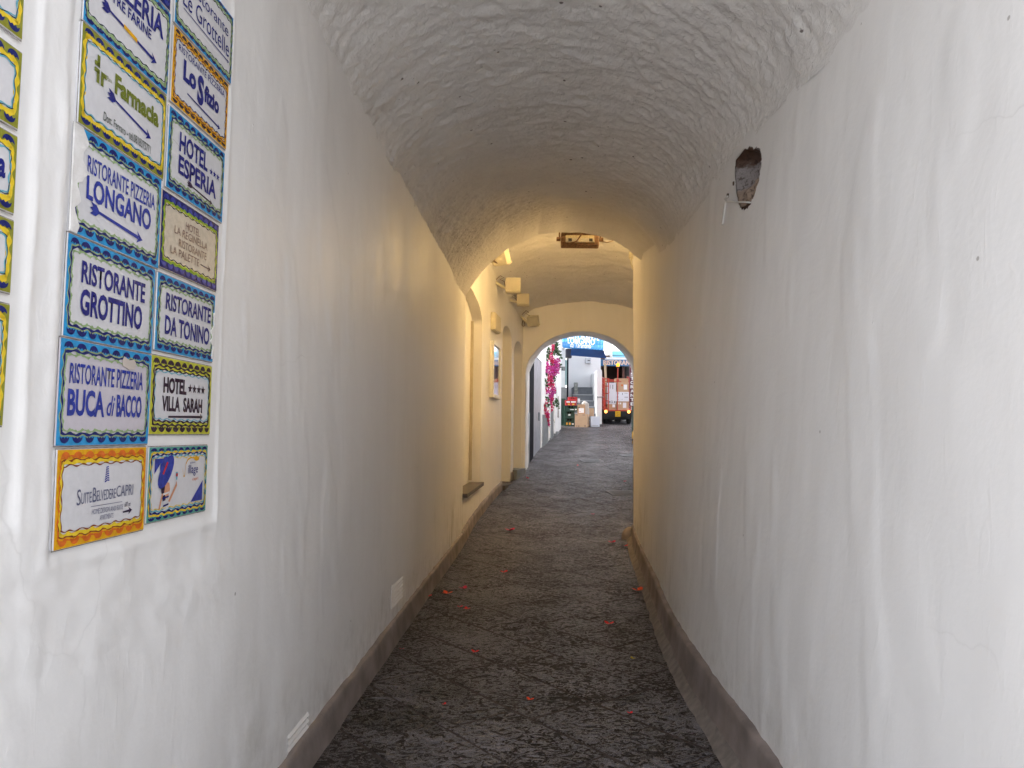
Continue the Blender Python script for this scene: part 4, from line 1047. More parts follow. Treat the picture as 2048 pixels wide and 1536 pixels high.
t, w, h = sign('B2', 'blue', 'cracked blue bordered tile reading HOTEL ESPERIA with three stars', nsc=9)
T_('HOTEL', t, INK, -.128, .010, .065, .072, bold=.03); T_('ESPERIA', t, INK, -.128, -.060, .135, .000, bold=.03); stars(t, INK, .092, .022, 3, .026, .013)
arrow(t, INKV, (-.055, -.070), (.11, -.082), .006, head=.018)
b = MB()
for pth in (((-.06, .095), (-.055, .05), (-.07, .02), (-.05, -.02), (-.065, -.06), (-.06, -.1)), ((-.055, .05), (-.01, .03), (.0, .0), (.03, -.03)), ((-.17, .03), (-.12, .02), (-.07, .02))):
    for (a, c) in zip(pth[:-1], pth[1:]): b.add([(a[0] - .0006, a[1], .0068), (a[0] + .0006, a[1] + .0005, .0068), (c[0] + .0006, c[1] + .0005, .0068), (c[0] - .0006, c[1], .0068)], [(0, 1, 2, 3)])
b.build('crack', mat('crack_grime', (.2, .15, .12), .9, var=0), t)
t, w, h = sign('B3', 'deep', 'beige tile with green and navy border reading HOTEL LA REGINELLA RISTORANTE LA PALETTE', ground=GLB, nsc=10)
T_('HOTEL', t, SEP, -.045, .036, .052, .060); T_('LA REGINELLA', t, SEP, -.115, .006, .110, .030); T_('RISTORANTE', t, SEP, -.085, -.028, .105, -.004); T_('LA PALETTE', t, SEP, -.135, -.060, .055, -.036)
arrow(t, INKV, (.065, -.050), (.140, -.052), .004, feather=False, head=.02)
t, w, h = sign('B4', 'blue', 'blue bordered tile reading RISTORANTE DA TONINO', nsc=9)
T_('RISTORANTE', t, INK, -.140, .012, .160, .064, bold=.024); T_('DA TONINO', t, INK, -.140, -.062, .155, -.004, bold=.028)
b = MB(); b.prism([(w + .004, -h * .9), (w + .004, h * .5), (w - .012, h * .45), (w - .006, h * .1), (w - .028, -.012), (w - .014, -.03), (w - .026, -.045), (w - .008, -.06), (w - .014, -h * .9)], .004, .0078); b.build('paint_smear', PL, t)
t, w, h = sign('B5', 'lime', 'lime and black bordered tile reading HOTEL VILLA SARAH with four stars', nsc=9)
T_('HOTEL', t, BLACKG, -.125, .008, .018, .056, bold=.04); T_('VILLA  SARAH', t, BLACKG, -.130, -.046, .130, .000, bold=.035); stars(t, BLACKG, .042, .030, 4, .030, .0155)
arrow(t, BLACKG, (-.09, -.062), (.135, -.058), .008, feather=False, head=.02)
t, w, h = sign('B6', 'teal', 'teal and yellow bordered tile with a woman in a blue sun hat, reading Village capri', nsc=9)
def poly(name, pts, m, z=.0062):
    return MB().add([(p[0], p[1], z) for p in pts], [tuple(range(len(pts)))]).build(name, m, t)
ell = lambda cx, cy, a, b_, r=0, n=18: [(cx + a * cos(2*pi*k/n) * cos(r) - b_ * sin(2*pi*k/n) * sin(r), cy + a * cos(2*pi*k/n) * sin(r) + b_ * sin(2*pi*k/n) * cos(r)) for k in range(n)]
poly('corner_wedge', [(-.155, .074), (-.155, .03), (-.105, .074)], INKB); poly('corner_wedge', [(.155, -.070), (.155, -.005), (.075, -.070)], INKB)
poly('hair', [(-.108, .030), (-.082, .045), (-.078, -.01), (-.085, -.05), (-.10, -.055), (-.115, -.01)], BLACKG, .0063)
poly('face', ell(-.083, .026, .012, .020, -.2), SKIN, .0064); poly('shoulder', [(-.088, .004), (-.066, .0), (-.060, -.02), (-.075, -.05), (-.095, -.03)], SKIN, .00645)
for k_ in range(5): poly('dress_stripe', [(-.104 + .002 * k_, -.030 - .0115 * k_), (-.066, -.026 - .0115 * k_), (-.066, -.0315 - .0115 * k_), (-.104 + .002 * k_, -.036 - .0115 * k_)], NAVY if k_ % 2 else GL, .0065)
poly('hat_brim', ell(-.088, .034, .060, .030, .85), INKB, .0067); poly('hat_crown', ell(-.098, .052, .030, .024, .8), INKB, .0069); poly('hat_band', [(-.110, .028), (-.102, .026), (-.078, .060), (-.086, .064)], RED, .0071)
poly('arm', [(-.070, -.055), (-.060, -.058), (-.018, -.012), (-.022, .004), (-.028, -.008)], SKIN, .0066); poly('arm', [(-.125, -.075), (-.116, -.075), (-.100, -.03), (-.108, -.03)], SKIN, .0066)
poly('wine_glass', [(-.026, .006), (-.018, .006), (-.016, .030), (-.029, .030)], LBL, .0066); poly('wine', [(-.027, .016), (-.017, .016), (-.016, .026), (-.028, .026)], RED, .0068)
T_('illage', t, INK, .050, .012, .118, .048, bold=.0); T_('capri', t, ORG, .082, -.006, .122, .008); T_('food & drink', t, INK, .062, .052, .098, .058)
sw = [(.012, .04), (.022, .014), (.028, .014), (.034, .052), (.046, .066), (.068, .071), (.092, .069)]; b = MB()
for (a, c) in zip(sw[:-1], sw[1:]): b.add([(a[0], a[1] + .0025, .0062), (a[0] + .001, a[1] - .0025, .0062), (c[0] + .001, c[1] - .0025, .0062), (c[0], c[1] + .0025, .0062)], [(0, 1, 2, 3)])
b.build('spoon_stroke', AMB, t); poly('spoon_bowl', ell(.105, .067, .018, .0075, -.05), AMB, .0064)
for k_, lab in (('C0', 'top yellow bordered tile at the left edge of the picture'), ('C1', 'second yellow bordered tile from the top at the left edge'), ('C2', 'third tile at the left edge, its last letter a showing'),
                ('C3', 'fourth yellow bordered tile at the left edge, above the plaster gap'), ('C4', 'lowest yellow bordered tile at the left edge')):
    t, w, h = sign(k_, 'yellow', lab)
    if k_ == 'C2': T_('a', t, INK, w - .055, -.02, w - .032, .02, bold=.04)

# ================================================================== FALLEN PETALS
def petals():
    PR = mat('red_bract', (.78, .012, .02), .6, var=.2, vscale=60); PO = mat('orange_red_bract', (.85, .07, .02), .6, var=.2, vscale=60); PM = mat('magenta_bract', (.62, .012, .07), .6, var=.2, vscale=60); YL = mat('yellow_leaf', (.42, .34, .03), .6, var=.2)
    L = [(1020,1063,22,PM,'red bougainvillea bract alone in the middle of the passage, left of centre'), (1008,1147,16,PR,'red bract lying just left of the middle of the passage floor'), (928,1180,20,PM,'dark pink bract, rightmost of the three in a row by the left skirting'),
         (893,1190,22,PO,'orange red heart shaped bract between two others by the left skirting'), (854,1196,18,PR,'red bract closest to the left skirting by the farther vent'), (920,1217,12,PM,'small dark bract beside a brighter one on the left half of the floor'),
         (933,1221,15,PR,'small red bract below the row of three on the left'), (804,1301,11,PM,'tiny dark red bract near the left skirting, past the damp stain'), (949,1308,16,PR,'red bract on the bare near floor left of centre'), (1059,1404,16,PO,'orange bract nearest the camera in the middle of the floor'),
         (889,1413,10,PR,'faint small red fragment on the near floor beside the damp stain'), (1224,1087,17,PM,'crimson bract beside the right skirting corner'), (1250,1094,12,PR,'small red bract against the foot of the right corner'), (1276,1184,26,PO,'largest red bract, lying against the right skirting'),
         (1217,1251,20,PR,'bright red bract on the right half of the floor'), (1260,1431,12,PR,'small red bract on the near floor by the right skirting'), (1057,958,13,PR,'red bract at the start of the bright street floor, on the left'),
         (1155,932,7,PR,'tiny far red bract beside the drain grate'), (1249,964,8,PM,'tiny far crimson bract near the right grate'), (1186,1030,10,PM,'small dark bract in the middle distance, right of centre')]
    def mk(x, y, s, m, lab, nm='bougainvillea_bract', cat='petal', grp='fallen bougainvillea bracts on the pavement'):
        p = floor_pt(x, y); r = s * p.y / 1500 / 2 * 1.15; rr = random.Random(x * 7 + y)
        p = p + Vector((0, 0, .006)); b = MB(p); a0 = rr.uniform(0, 6)
        for k in range(3 if s > 14 else 2):
            a = a0 + k * 2.1; d = Vector((cos(a), sin(a), 0)); n = Vector((-d.y, d.x, 0)); l = r * 1.0; up = Vector((0, 0, 1))
            q = [p + up * .006, p + d * l * .45 + n * l * .42 + up * (.006 + r * .22), p + d * l * .95 + n * l * .12 + up * (.006 + r * .4), p + d * l * .9 - n * l * .2 + up * (.006 + r * .3), p + d * l * .45 - n * l * .42 + up * (.005 + r * .2), p + d * l * .5 + up * (.004 + r * .15)]
            b.add(q, [(0, 5, 1), (1, 5, 2), (2, 5, 3), (3, 5, 4), (4, 5, 0)])
        o = b.build(nm, m, None, True); o.location = p; tag(o, lab, cat, grp)
    for a in L: mk(*a)
    mk(1264, 1321, 13, YL, 'small yellow green leaf near the right skirting', 'fallen_leaf', 'leaf', None)
petals()

# ================================================================== STREET GRATES
def grates():
    gm = mat('worn_steel_grate', (.16, .16, .165), .6, .3, var=.25, vscale=30); bk = mat('grate_gap', (.02, .02, .02), .9, var=0)
    for (px, py, w, d, lab) in ((1185, 922, .62, .55, 'steel drain grate in the bright street floor, farther one'), (1245, 986, .60, .5, 'steel drain grate nearest the right wall corner'), (1258, 911, .5, .4, 'steel drain grate half hidden by the right wall, farthest back')):
        c = floor_pt(px, py); t = empty('drain_grate', c, lab, 'grate', 'drain grates in the street', rot=(math.atan(SL if c.y > 14 else .08), 0, .2))
        MB().box((-w / 2, -d / 2, -.01), (w / 2, d / 2, .008)).build('recess', bk, t)
        b = MB()
        for lo, hi in (((-w / 2, -d / 2), (w / 2, -d / 2 + .04)), ((-w / 2, d / 2 - .04), (w / 2, d / 2)), ((-w / 2, -d / 2 + .04), (-w / 2 + .04, d / 2 - .04)), ((w / 2 - .04, -d / 2 + .04), (w / 2, d / 2 - .04))): b.box(lo + (.0,), hi + (.010,))
        b.build('frame', gm, t); n = 11
        for k in range(n):
            x = -w / 2 + .06 + (w - .12) * k / (n - 1); MB().box((x - .011, -d / 2 + .04, .005), (x + .011, d / 2 - .04, .013)).build('bar', gm, t)
grates()

# ================================================================== FAR STREET
BLK = mat('black_door_paint', (.010, .010, .016), .9, var=.1, spec=.1); SILV = mat('silver_plastic_sheet', (.34, .35, .40), .3, .2, var=.2, vscale=6, bump=.6, bscale=5, dist=.05)
DGREEN = mat('dark_green_paint', (.012, .05, .035), .5, var=.15)
def facade(name, label, x0, x1, y0, y1, zt, m, dado=None, dm=None, thick=.6):
    t = tag(empty(name, (x0, y0, gz(y0))), label, 'building')
    a, b_ = Vector((x0, y0, 0)), Vector((x1, y1, 0)); d = (b_ - a).normalized(); n = Vector((-d.y, d.x, 0))
    b = MB(t.location); q = [a, b_, b_ + n * thick, a + n * thick]
    b.prism([(p.x, p.y) for p in q], min(gz(y0), gz(y1)) - .3, zt); b.build('wall', m, t)
    return t, a, d, n
def left_street():
    t = tag(empty('street_building', (.5, 20, gz(20))), 'white building on the left of the street with a black doorway and a grey base', 'building'); c = t.location
    lx = lambda y: float(left_x(y))
    def seg(y0, y1, z0, z1, m, name, off=0., thick=.5, parent=t):
        p0, p1 = Vector((lx(y0) + off, y0, 0)), Vector((lx(y1) + off, y1, 0))
        b = MB(c); g = min(gz(y0), gz(y1)); b.prism([(p0.x, p0.y), (p1.x, p1.y), (p1.x - thick, p1.y), (p0.x - thick, p0.y)], g + z0, gz(y0) + z1)
        return b.build(name, m, parent)
    seg(19.3, 19.86, -.3, 7, WHITE, 'wall')
    seg(19.86, 22.95, 3.0, 7, WHITE, 'wall'); seg(22.95, 28.3, -.3, 7, WHITE, 'wall')
    seg(19.86, 22.95, -.3, 3.0, mat('dark_interior', (.02, .02, .025), .8, var=0), 'doorway_interior', -.45, .2)
    d = seg(19.9, 20.95, .02, 2.95, BLK, 'door', .0, .05)
    d2 = seg(21.0, 22.9, .02, 2.95, SILV, 'shop_shutter', -.02, .05)
    for k in range(9): seg(21.02, 22.88, .1 + k * .32, .12 + k * .32, GREYDADO, 'shutter_rib', .004, .03, d2) if False else None
    seg(22.3, 22.6, .9, 1.15, mat('shutter_lock', (.12, .14, .16), .5, var=0), 'lock_plate', .004, .03, d2)
    seg(23.2, 24.4, -.1, 1.0, GREYDADO, 'dado', .03, .06); seg(25.0, 25.7, -.1, 1.0, GREYDADO, 'dado', .03, .06)
    seg(26.1, 28.25, -.1, .16, GREYDADO, 'plinth', .09, .2); seg(25.9, 27.0, .16, .30, WHITE, 'plinth_step', .07, .2)
    b = MB(c)
    seg(25.95, 26.05, .1, 1.2, WHITE, 'pilaster', .06, .2); seg(24.7, 24.8, .1, 1.2, WHITE, 'pilaster', .05, .2)
    # far corner return
    b = MB(c); b.box((-1.5, 28.31, 1.4), (lx(28.3), 28.8, 9)); b.build('wall_return', WHITE, t)
    p = P(1130, 737, 29.0); b = MB(c); b.rbox(p - Vector((.15, .0, .08)), p + Vector((.02, .1, .08)), .02); b.build('wall_lamp_housing', GREYDADO, t)
    # plaster damage
    q = Vector((lx(27.4) + .002, 27.4, gz(27.4))); b = MB(c)
    b.prism([(27.15, q.z + .55), (27.4, q.z + .5), (27.6, q.z + .75), (27.5, q.z + 1.15), (27.35, q.z + 1.3), (27.2, q.z + 1.0)], q.x - .05, q.x + .006, axis=0)
    b.build('peeled_patch', mat('peeled_plaster', (.45, .42, .40), .9, var=.3, vscale=20), t)
left_street()
def bougainvillea():
    rng = np.random.default_rng(3)
    c = Vector((1.1, 24.4, gz(24.4)))
    t = empty('bougainvillea', c, 'bougainvillea with magenta and crimson blossom hanging down the white street wall', 'climbing plant')
    MP = mat('magenta_blossom', (.60, .05, .36), .6, var=.3, vscale=12); CR_ = mat('crimson_blossom', (.62, .012, .10), .6, var=.3, vscale=12); LF = mat('bougainvillea_leaf', (.035, .10, .025), .5, var=.4, vscale=9); STM = mat('vine_stem', (.13, .10, .06), .8, var=.3)
    # clusters in the photo: (px, py, radius px, kind)
    CL = [(1092,730,7,'p'),(1101,722,8,'m'),(1098,708,7,'m'),(1104,695,6,'m'),(1090,738,9,'p'),(1098,742,9,'p'),(1108,728,9,'p'),(1112,738,9,'p'),(1106,745,8,'p'),(1114,722,6,'p'),(1094,757,8,'m'),(1100,764,8,'m'),(1096,772,7,'m'),(1104,775,6,'m'),
          (1090,783,8,'p'),(1098,787,9,'p'),(1104,784,8,'p'),(1092,768,6,'m'),(1101,795,6,'m'),(1101,803,5,'m'),(1089,805,6,'m'),(1102,815,5,'m'),(1100,822,4,'m'),(1087,818,7,'m'),(1090,826,8,'m'),(1092,836,8,'m'),(1094,845,6,'m'),(1088,832,6,'m'),(1096,850,4,'m'),(1095,715,5,'m'),(1099,753,7,'m')]
    GRc = [(1092,703,9),(1090,712,8),(1112,700,5),(1118,704,5),(1119,712,4),(1117,732,4),(1121,736,3),(1110,692,6),(1113,686,5),(1087,760,7),(1088,770,6),(1099,768,5),(1093,798,6),(1088,796,5),(1092,810,6),(1110,800,4),(1114,806,4),(1116,812,3),(1107,808,4),(1104,758,6),(1089,745,7),(1104,705,6),(1100,730,6),(1086,815,5),(1107,752,4)]
    def Yat(px): return float(np.interp(px, [1084, 1107, 1122], [23.5, 25.8, 26.6]))
    bm_ = {'p': MB(c), 'm': MB(c), 'g': MB(c)}
    def bract(b, p, s):
        d = Vector(rng.normal(size=3)).normalized(); n = d.cross(Vector(rng.normal(size=3))).normalized(); k = d.cross(n) * .35
        b.add([p, p + d * s * .5 + n * s * .45 + k * s, p + d * s, p + d * s * .5 - n * s * .45 + k * s], [(0, 1, 2), (0, 2, 3)])
    for (px, py, r, kd) in CL:
        for k in range(int(r * r * 1.7)):
            a, q = rng.uniform(0, 2 * pi), sqrt(rng.uniform()) * r
            x, y = px + q * cos(a) * .9, py + q * sin(a); Y = Yat(px) + rng.uniform(-.30, .05)
            if x < 1083: continue
            kk = kd if rng.uniform() < .85 else ('m' if kd == 'p' else 'p'); bract(bm_[kk], P(x, y, Y), rng.uniform(.045, .085))
    for (px, py, r) in GRc:
        for k in range(int(r * r * .9)):
            a, q = rng.uniform(0, 2 * pi), sqrt(rng.uniform()) * r
            x = px + q * cos(a); 
            if x < 1083: continue
            bract(bm_['g'], P(x, py + q * sin(a), Yat(px) + rng.uniform(-.15, .1)), rng.uniform(.06, .11))
    o = bm_['p'].build('magenta_blossom', MP, t); o['kind'] = 'stuff'; o = bm_['m'].build('crimson_blossom', CR_, t); o['kind'] = 'stuff'; o = bm_['g'].build('foliage', LF, t); o['kind'] = 'stuff'
    b = MB(c)
    for pth in ([(1106,672),(1105,690),(1102,715),(1100,745),(1101,790),(1101,820)], [(1098,690),(1096,712),(1092,750),(1089,790),(1088,825),(1094,850)], [(1108,750),(1112,775),(1115,800)], [(1104,690),(1112,700),(1119,712)], [(1103,825),(1109,845),(1111,858)]):
        b.tube([P(x, y, Yat(x) + .04) for x, y in pth], .016 if len(pth) > 4 else .006, 5)
    b.build('stem', STM, t, True)
bougainvillea()

ABL = mat('sky_blue_awning', (.02, .20, .48), .6, var=.12, vscale=3, bump=.4, bscale=3, dist=.05); ABD = mat('deep_shaded_blue_awning', (.010, .085, .32), .7, var=.15, vscale=3, bump=.4, bscale=3, dist=.05)
ALT = mat('pale_blue_awning', (.08, .36, .5), .6, var=.06); LETW = mat('cream_lettering', (.80, .72, .62), .6, var=.05); LETO = mat('orange_lettering', (.72, .38, .20), .6, var=.05)
def awnings():
    a, b_, Y0, Y1 = P(1125, 695, 28.4), P(1207, 700, 28.4), 28.4, 30.4
    tl, tr = P(1124, 640, Y1), P(1209, 636, Y1)
    t = empty('awning', (a + b_) / 2, 'sky blue awning of the restaurant, lettered RISTORANTE LONGANO da Tarantino', 'awning'); c = t.location
    b = MB(c); n = 14
    for i in range(n):
        for j in range(6):
            f = lambda u, v: (a.lerp(b_, u)).lerp(tl.lerp(tr, u), v) + Vector((0, -.02 * sin(u * 19 + v * 4) * (1 - v), -.05 * sin(pi * v)))
            b.quad(f(i / n, j / 6), f((i + 1) / n, j / 6), f((i + 1) / n, (j + 1) / 6), f(i / n, (j + 1) / 6))
    o = b.build('canopy', ABL, t, True); s = o.modifiers.new('thick', 'SOLIDIFY'); s.thickness = .02
    up = ((tl - a) + (tr - b_)).normalized(); rt = (b_ - a).normalized(); nn = rt.cross(up).normalized()
    Lh = (tl - a).length
    M = Matrix(((rt.x, up.x, nn.x, a.x - c.x), (rt.y, up.y, nn.y, a.y - c.y), (rt.z, up.z, nn.z, a.z - c.z), (0, 0, 0, 1)))
    S = 28.4 / 1500
    # lettering placed along the slope (v metres up the cloth)
    for (s_, x0, y0, x1, y1, sh) in (('RISTORANTE', 1133, 679.5, 1195, 671.5, 0), ('LONGANO', 1134.5, 689, 1187, 681, 0), ('da Tarantino', 1140, 697, 1181, 690.5, .25)):
        def onc(px, py):
            d = ray(px, py); o_ = Vector((0, 0, EYE)); tt = (a - o_).dot(nn) / d.dot(nn); w_ = o_ + d * tt; return (w_ - a).dot(rt), (w_ - a).dot(up)
        yb = {0: 697}[0]
        l0 = onc(x0, y0); l1 = onc(x1, y1)
        for dx, dy, m_, z_ in ((0, 0, LETW, .045),):
            lettering(s_, t, m_, (l0[0] + dx, l0[1] + dy, l1[0] + dx, l1[1] + dy), h=z_, bold=.0, shear=sh, M=M)
    # side panel and frame
    b = MB(c); e = P(1222, 712, 30.0)
    b.add([b_, tr, Vector((tr.x + .25, 30.4, tr.z)), e + Vector((0, 0, -.05))], [(0, 1, 2, 3)]); b.build('side_panel', mat('white_awning_side', (.70, .74, .80), .6, var=.05), t)
    b = MB(c); b.tube([b_, e], .03, 6); b.tube([a, a + Vector((.15, 1.6, .1))], .03, 6); b.tube([P(1222, 690, 30), P(1223, 716, 30)], .04, 6); b.build('frame_arm', WHITE, t)
    b = MB(c); p = [P(1143, 697, 29.2), P(1207, 700, 29.2), P(1213, 717, 29.9), P(1141, 711, 29.9)]; b.quad(p[3], p[2], p[1], p[0]); b.build('lower_canopy', ABD, t)  # shade under the awning is put into this cloth's darker blue
    b = MB(c); b.add([P(1209, 689, 30.2), P(1219, 693, 30.2), P(1219, 701, 30.2), P(1212, 697, 30.2)], [(0, 1, 2, 3)]); b.build('back_flap', ABD, t)
    b = MB(c); b.rbox(P(1131, 716, 29.9), P(1143, 698, 30.1), .05); b.build('roller_box', mat('dark_roller_box', (.05, .05, .07), .6, var=.2), t)
    # second awning over the restaurant on the right
    Yb = 33.2
    v0, v1 = P(1201, 732, Yb), P(1275, 732, Yb); w0, w1 = P(1201, 719, Yb), P(1275, 719, Yb)
    t = empty('awning', (v0 + v1) / 2, 'blue awning valance lettered RISTORANTE behind the cart', 'awning'); c = t.location
    b = MB(c); b.box((v0.x, Yb - .03, v0.z), (v1.x, Yb, w0.z)); b.build('valance', mat('mid_blue_valance', (.025, .13, .28), .6, var=.12, vscale=3), t)
    b = MB(c); b.box((w0.x + .2, Yb - .02, w0.z), (v1.x, Yb + .05, P(1240, 714.5, Yb).z)); b.build('white_fascia', WHITE, t)
    q0, q1 = P(1222, 714, Yb), P(1275, 714, Yb); r0, r1 = P(1222, 702, Yb + 1.2), P(1275, 702, Yb + 1.2)
    b = MB(c); b.quad(q0, q1, r1, r0); b.build('canopy', ALT, t)
    l0, l1 = P(1206, 730, Yb), P(1272, 721, Yb)
    for dx, m_, z_ in ((.02, LETO, -.035), (0, mat('buff_lettering', (.62, .50, .44), .6, var=.1), -.04)):
        M = Matrix(((1, 0, 0, -c.x), (0, 0, 1, Yb - c.y), (0, 1, 0, -c.z), (0, 0, 0, 1)))
        lettering('RISTORANTE', t, m_, (l0.x + dx, l0.z, l1.x + dx, l1.z), h=z_, bold=.02, M=M)
awnings()

def back_buildings():
    # white house with the stairs
    Yw = 32.6; a = P(1136, 800, Yw); c = Vector((a.x, Yw, gz(30)))
    t = empty('white_house', c, 'white house with the stone stairs and a meter box, behind the stacked crates', 'building')
    b = MB(c); b.box((a.x, Yw, 1), (P(1201.5, 700, Yw).x, 34.5, 10)); b.build('wall', WHITE, t)
    b = MB(c); p = P(1131, 800, 31.0); b.box((P(1124, 800, 31).x - 1.2, 31.0, 1), (p.x, 33, 10)); b.build('wall', mat('pale_grey_wall', (.60, .62, .64), .7, var=.05), t)
    p0, p1 = P(1127, 860, 30.95), P(1136, 775, 30.95); b = MB(c); b.box((p0.x - .3, 30.9, gz(30.9) - .1), (p1.x - .02, 31.02, p1.z)); b.build('dado', GREYDADO, t)
    p0, p1 = P(1133.5, 800, 30.9), P(1137, 716, 30.9); b = MB(c); b.box((p0.x, 30.85, gz(31)), (p1.x, 30.98, p1.z)); b.build('door_jamb', BLK, t)
    p0, p1 = P(1130, 770, 30.9), P(1134, 720, 30.9); b = MB(c); b.box((p0.x, 30.88, p0.z), (p1.x, 30.99, p1.z)); b.build('side_window', mat('teal_glass', (.20, .32, .33), .15, var=.1), t)
    p0, p1 = P(1124, 850, 29.6), P(1131, 797, 29.6); b = MB(c); b.box((p0.x - .4, 29.6, gz(29.6)), (p1.x, 30.4, p1.z)); b.build('green_box', DGREEN, t)
    # utility box
    p0, p1 = P(1171, 727, Yw - .1), P(1182, 715.5, Yw - .1); b = MB(c); b.rbox((p0.x, Yw - .12, p0.z), (p1.x, Yw - .002, p1.z), .02); bx_ = b.build('meter_box', mat('meter_box_grey', (.58, .60, .62), .5, var=.05), t)
    q = P(1177, 721, Yw - .13); b = MB(c); b.box((q.x - .04, Yw - .127, q.z - .02), (q.x + .07, Yw - .1205, q.z + .02)); b.build('meter_label', mat('dark_print', (.05, .06, .08), .6, var=0), bx_)
    # stairs
    s = tag(empty('stairs', P(1169, 840, 30.4)), 'grey stone stairs rising to the white house behind the boxes', 'stairs'); c = s.location
    ytop = [840.5, 826.5, 813.5, 801.5, 789.5, 775]
    x0 = [1145] * 6; 
    GR2 = mat('stair_riser_stone', (.15, .165, .185), .65, var=.15, vscale=7, bump=.2, bscale=20); TR = mat('stair_tread_edge', (.42, .44, .46), .6, var=.1)
    for k in range(6):
        Y = 30.25 + k * .32; z1 = P(1169, ytop[k], Y).z; xa = P(1144 + k * .4, 800, Y).x; xb = P(1193, 800, Y).x if k < 5 else P(1194, 800, Y).x
        if k == 0: xb = P(1201, 800, Y).x; xa = P(1170, 800, Y).x
        z0 = gz(Y) - .1
        st = MB(c).box((xa, Y, z0), (xb, 32.58 if k == 5 else Y + .34, z1 - .02)).build('step', GR2, s)
        MB(c).rbox((xa - .01, Y - .025, z1 - .02), (xb, (32.58 if k == 5 else Y + .36), z1 + .012), .008).build('tread', TR if k < 5 else GR2, st)
    p0, p1 = P(1148.5, 777, 31.7), P(1156, 765, 31.7); b = MB(c); b.rbox((p0.x, 31.7, p0.z - .3), (p1.x, 31.95, p1.z), .01); b.build('stone_post', mat('speckled_stone', (.28, .29, .27), .8, var=.4, vscale=14), s)
    # rounded white side wall of the stairs
    p0, p1 = P(1193.5, 825, 30.2), P(1204, 738, 30.2); w_ = (p1.x - p0.x)
    t2 = tag(empty('stair_wall', (p0.x, 30.2, gz(30.2))), 'tall narrow white wall end with a rounded top beside the stairs', 'wall'); c = t2.location
    prof = [(p0.x, gz(30.2) - .1), (p1.x, gz(30.2) - .1)] + [((p0.x + p1.x) / 2 + w_ / 2 * cos(aa), p1.z - w_ / 2 + w_ / 2 * sin(aa)) for aa in np.linspace(0, pi, 12)]
    MB(c).prism(prof, 30.2, 32.55, axis=1).build('wall_body', WHITE, t2)
    b = MB(c); q = P(1193, 794, 30.1); b.tube([q, q + Vector((.35, 0, 0))], .02, 6); b.build('handrail', GREYDADO, t2)
    # restaurant on the right
    Yr = 33.4; a = P(1201.5, 731, Yr); zt = P(1201.5, 719, Yr).z
    t3 = tag(empty('restaurant', (a.x, Yr, gz(33))), 'restaurant front with a dark brown interior behind the cart', 'building'); c = t3.location
    xr = P(1262, 731, Yr).x; brown = mat('dark_brown_panelling', (.085, .04, .022), .5, var=.3, vscale=4)
    b = MB(c); b.box((a.x, 36, 1), (xr + .4, 36.2, zt)); b.build('back_panelling', brown, t3)
    b = MB(c); b.box((a.x - .1, Yr + .05, zt - .05), (9, 36.2, 4.9 + .25)); b.build('ceiling', brown, t3)
    b = MB(c); b.box((xr, Yr, 1), (9.0, 36.2, 4.95)); b.build('wall', WHITE, t3)
    b = MB(c); b.box((a.x - .02, Yr + .1, 1), (a.x + .02, 36, zt)); b.build('side_panelling', brown, t3)
    for px in (1247,): q = P(px, 740, Yr + .1); b = MB(c); b.box((q.x - .05, Yr + .1, 1.5), (q.x + .05, Yr + .2, zt)); b.build('mullion', mat('mahogany', (.12, .035, .02), .4, var=.2), t3)
    b = MB(c); b.box((a.x, Yr, gz(33) - .3), (xr, Yr + .15, gz(33) + .5)); b.build('low_wall', GREYDADO, t3)
    # building mass and upper storey set back
    # right-hand street building (mostly hidden behind the tunnel corner)
    t4 = tag(empty('street_building', (4.6, 26, gz(26))), 'white building on the right of the street, only its green door post shows', 'building'); c = t4.location
    b = MB(c); b.box((4.62, 19.4, 0), (6.5, 28.6, 8)); b.build('wall', WHITE, t4)
    q0, q1 = P(1264.5, 872, 26.0), P(1271, 812, 26.0); b = MB(c); b.box((q0.x, 25.9, gz(26) + .08), (4.8, 26.15, q1.z)); b.build('green_post', DGREEN, t4)
    b = MB(c); b.box((q0.x - .04, 25.85, gz(25.9) - .1), (4.8, 26.2, gz(26) + .085)); b.build('post_base', GREYDADO, t4)
    # vertical sign
    s0, s1 = P(1259.5, 812, 27.5), P(1270.5, 727, 27.5)
    t5 = tag(empty('vertical_sign', (s0.x, 27.5, s0.z)), 'maroon vertical sign lettered RISTORANTE at the right edge of the archway', 'sign'); c = t5.location
    b = MB(c); b.rbox((s0.x, 27.5, s0.z), (s1.x, 27.58, s1.z), .01); b.build('board', mat('maroon_board', (.10, .018, .03), .5, var=.1), t5)
    b = MB(c); b.box((s1.x, 27.52, s1.z - .3), (4.7, 27.56, s1.z - .25)); b.build('bracket', GREYDADO, t5)
    hh = (s1.z - s0.z) / 10
    for k, ch in enumerate('RISTORANTE'):
        z_ = s1.z - hh * (k + 1); M = Matrix(((1, 0, 0, -c.x), (0, 0, 1, 27.5 - c.y), (0, 1, 0, -c.z), (0, 0, 0, 1)))
        ww = .05 if ch == 'I' else .13; cx_ = (s0.x + s1.x) / 2 - .01
        lettering(ch, t5, mat('white_letter', (.75, .74, .74), .5, var=0), (cx_ - ww / 2, z_ + .02, cx_ + ww / 2, z_ + hh - .02), h=-.004, bold=.03, M=M, name='letter')
    # yellow rounded object
    q = P(1266.5, 903, 24.2); t6 = tag(empty('yellow_bollard', (q.x + .06, 24.2, gz(24.2))), 'rounded ochre yellow bollard peeking past the right wall corner', 'bollard')
    MB().lathe([(.001, -.02), (.10, -.02), (.105, .12), (.11, .25), (.10, .36), (.06, .43), (.001, .45)], (0, 0, 0), 18).build('bollard_body', mat('ochre_paint', (.55, .33, .06), .5, var=.15), t6, True)
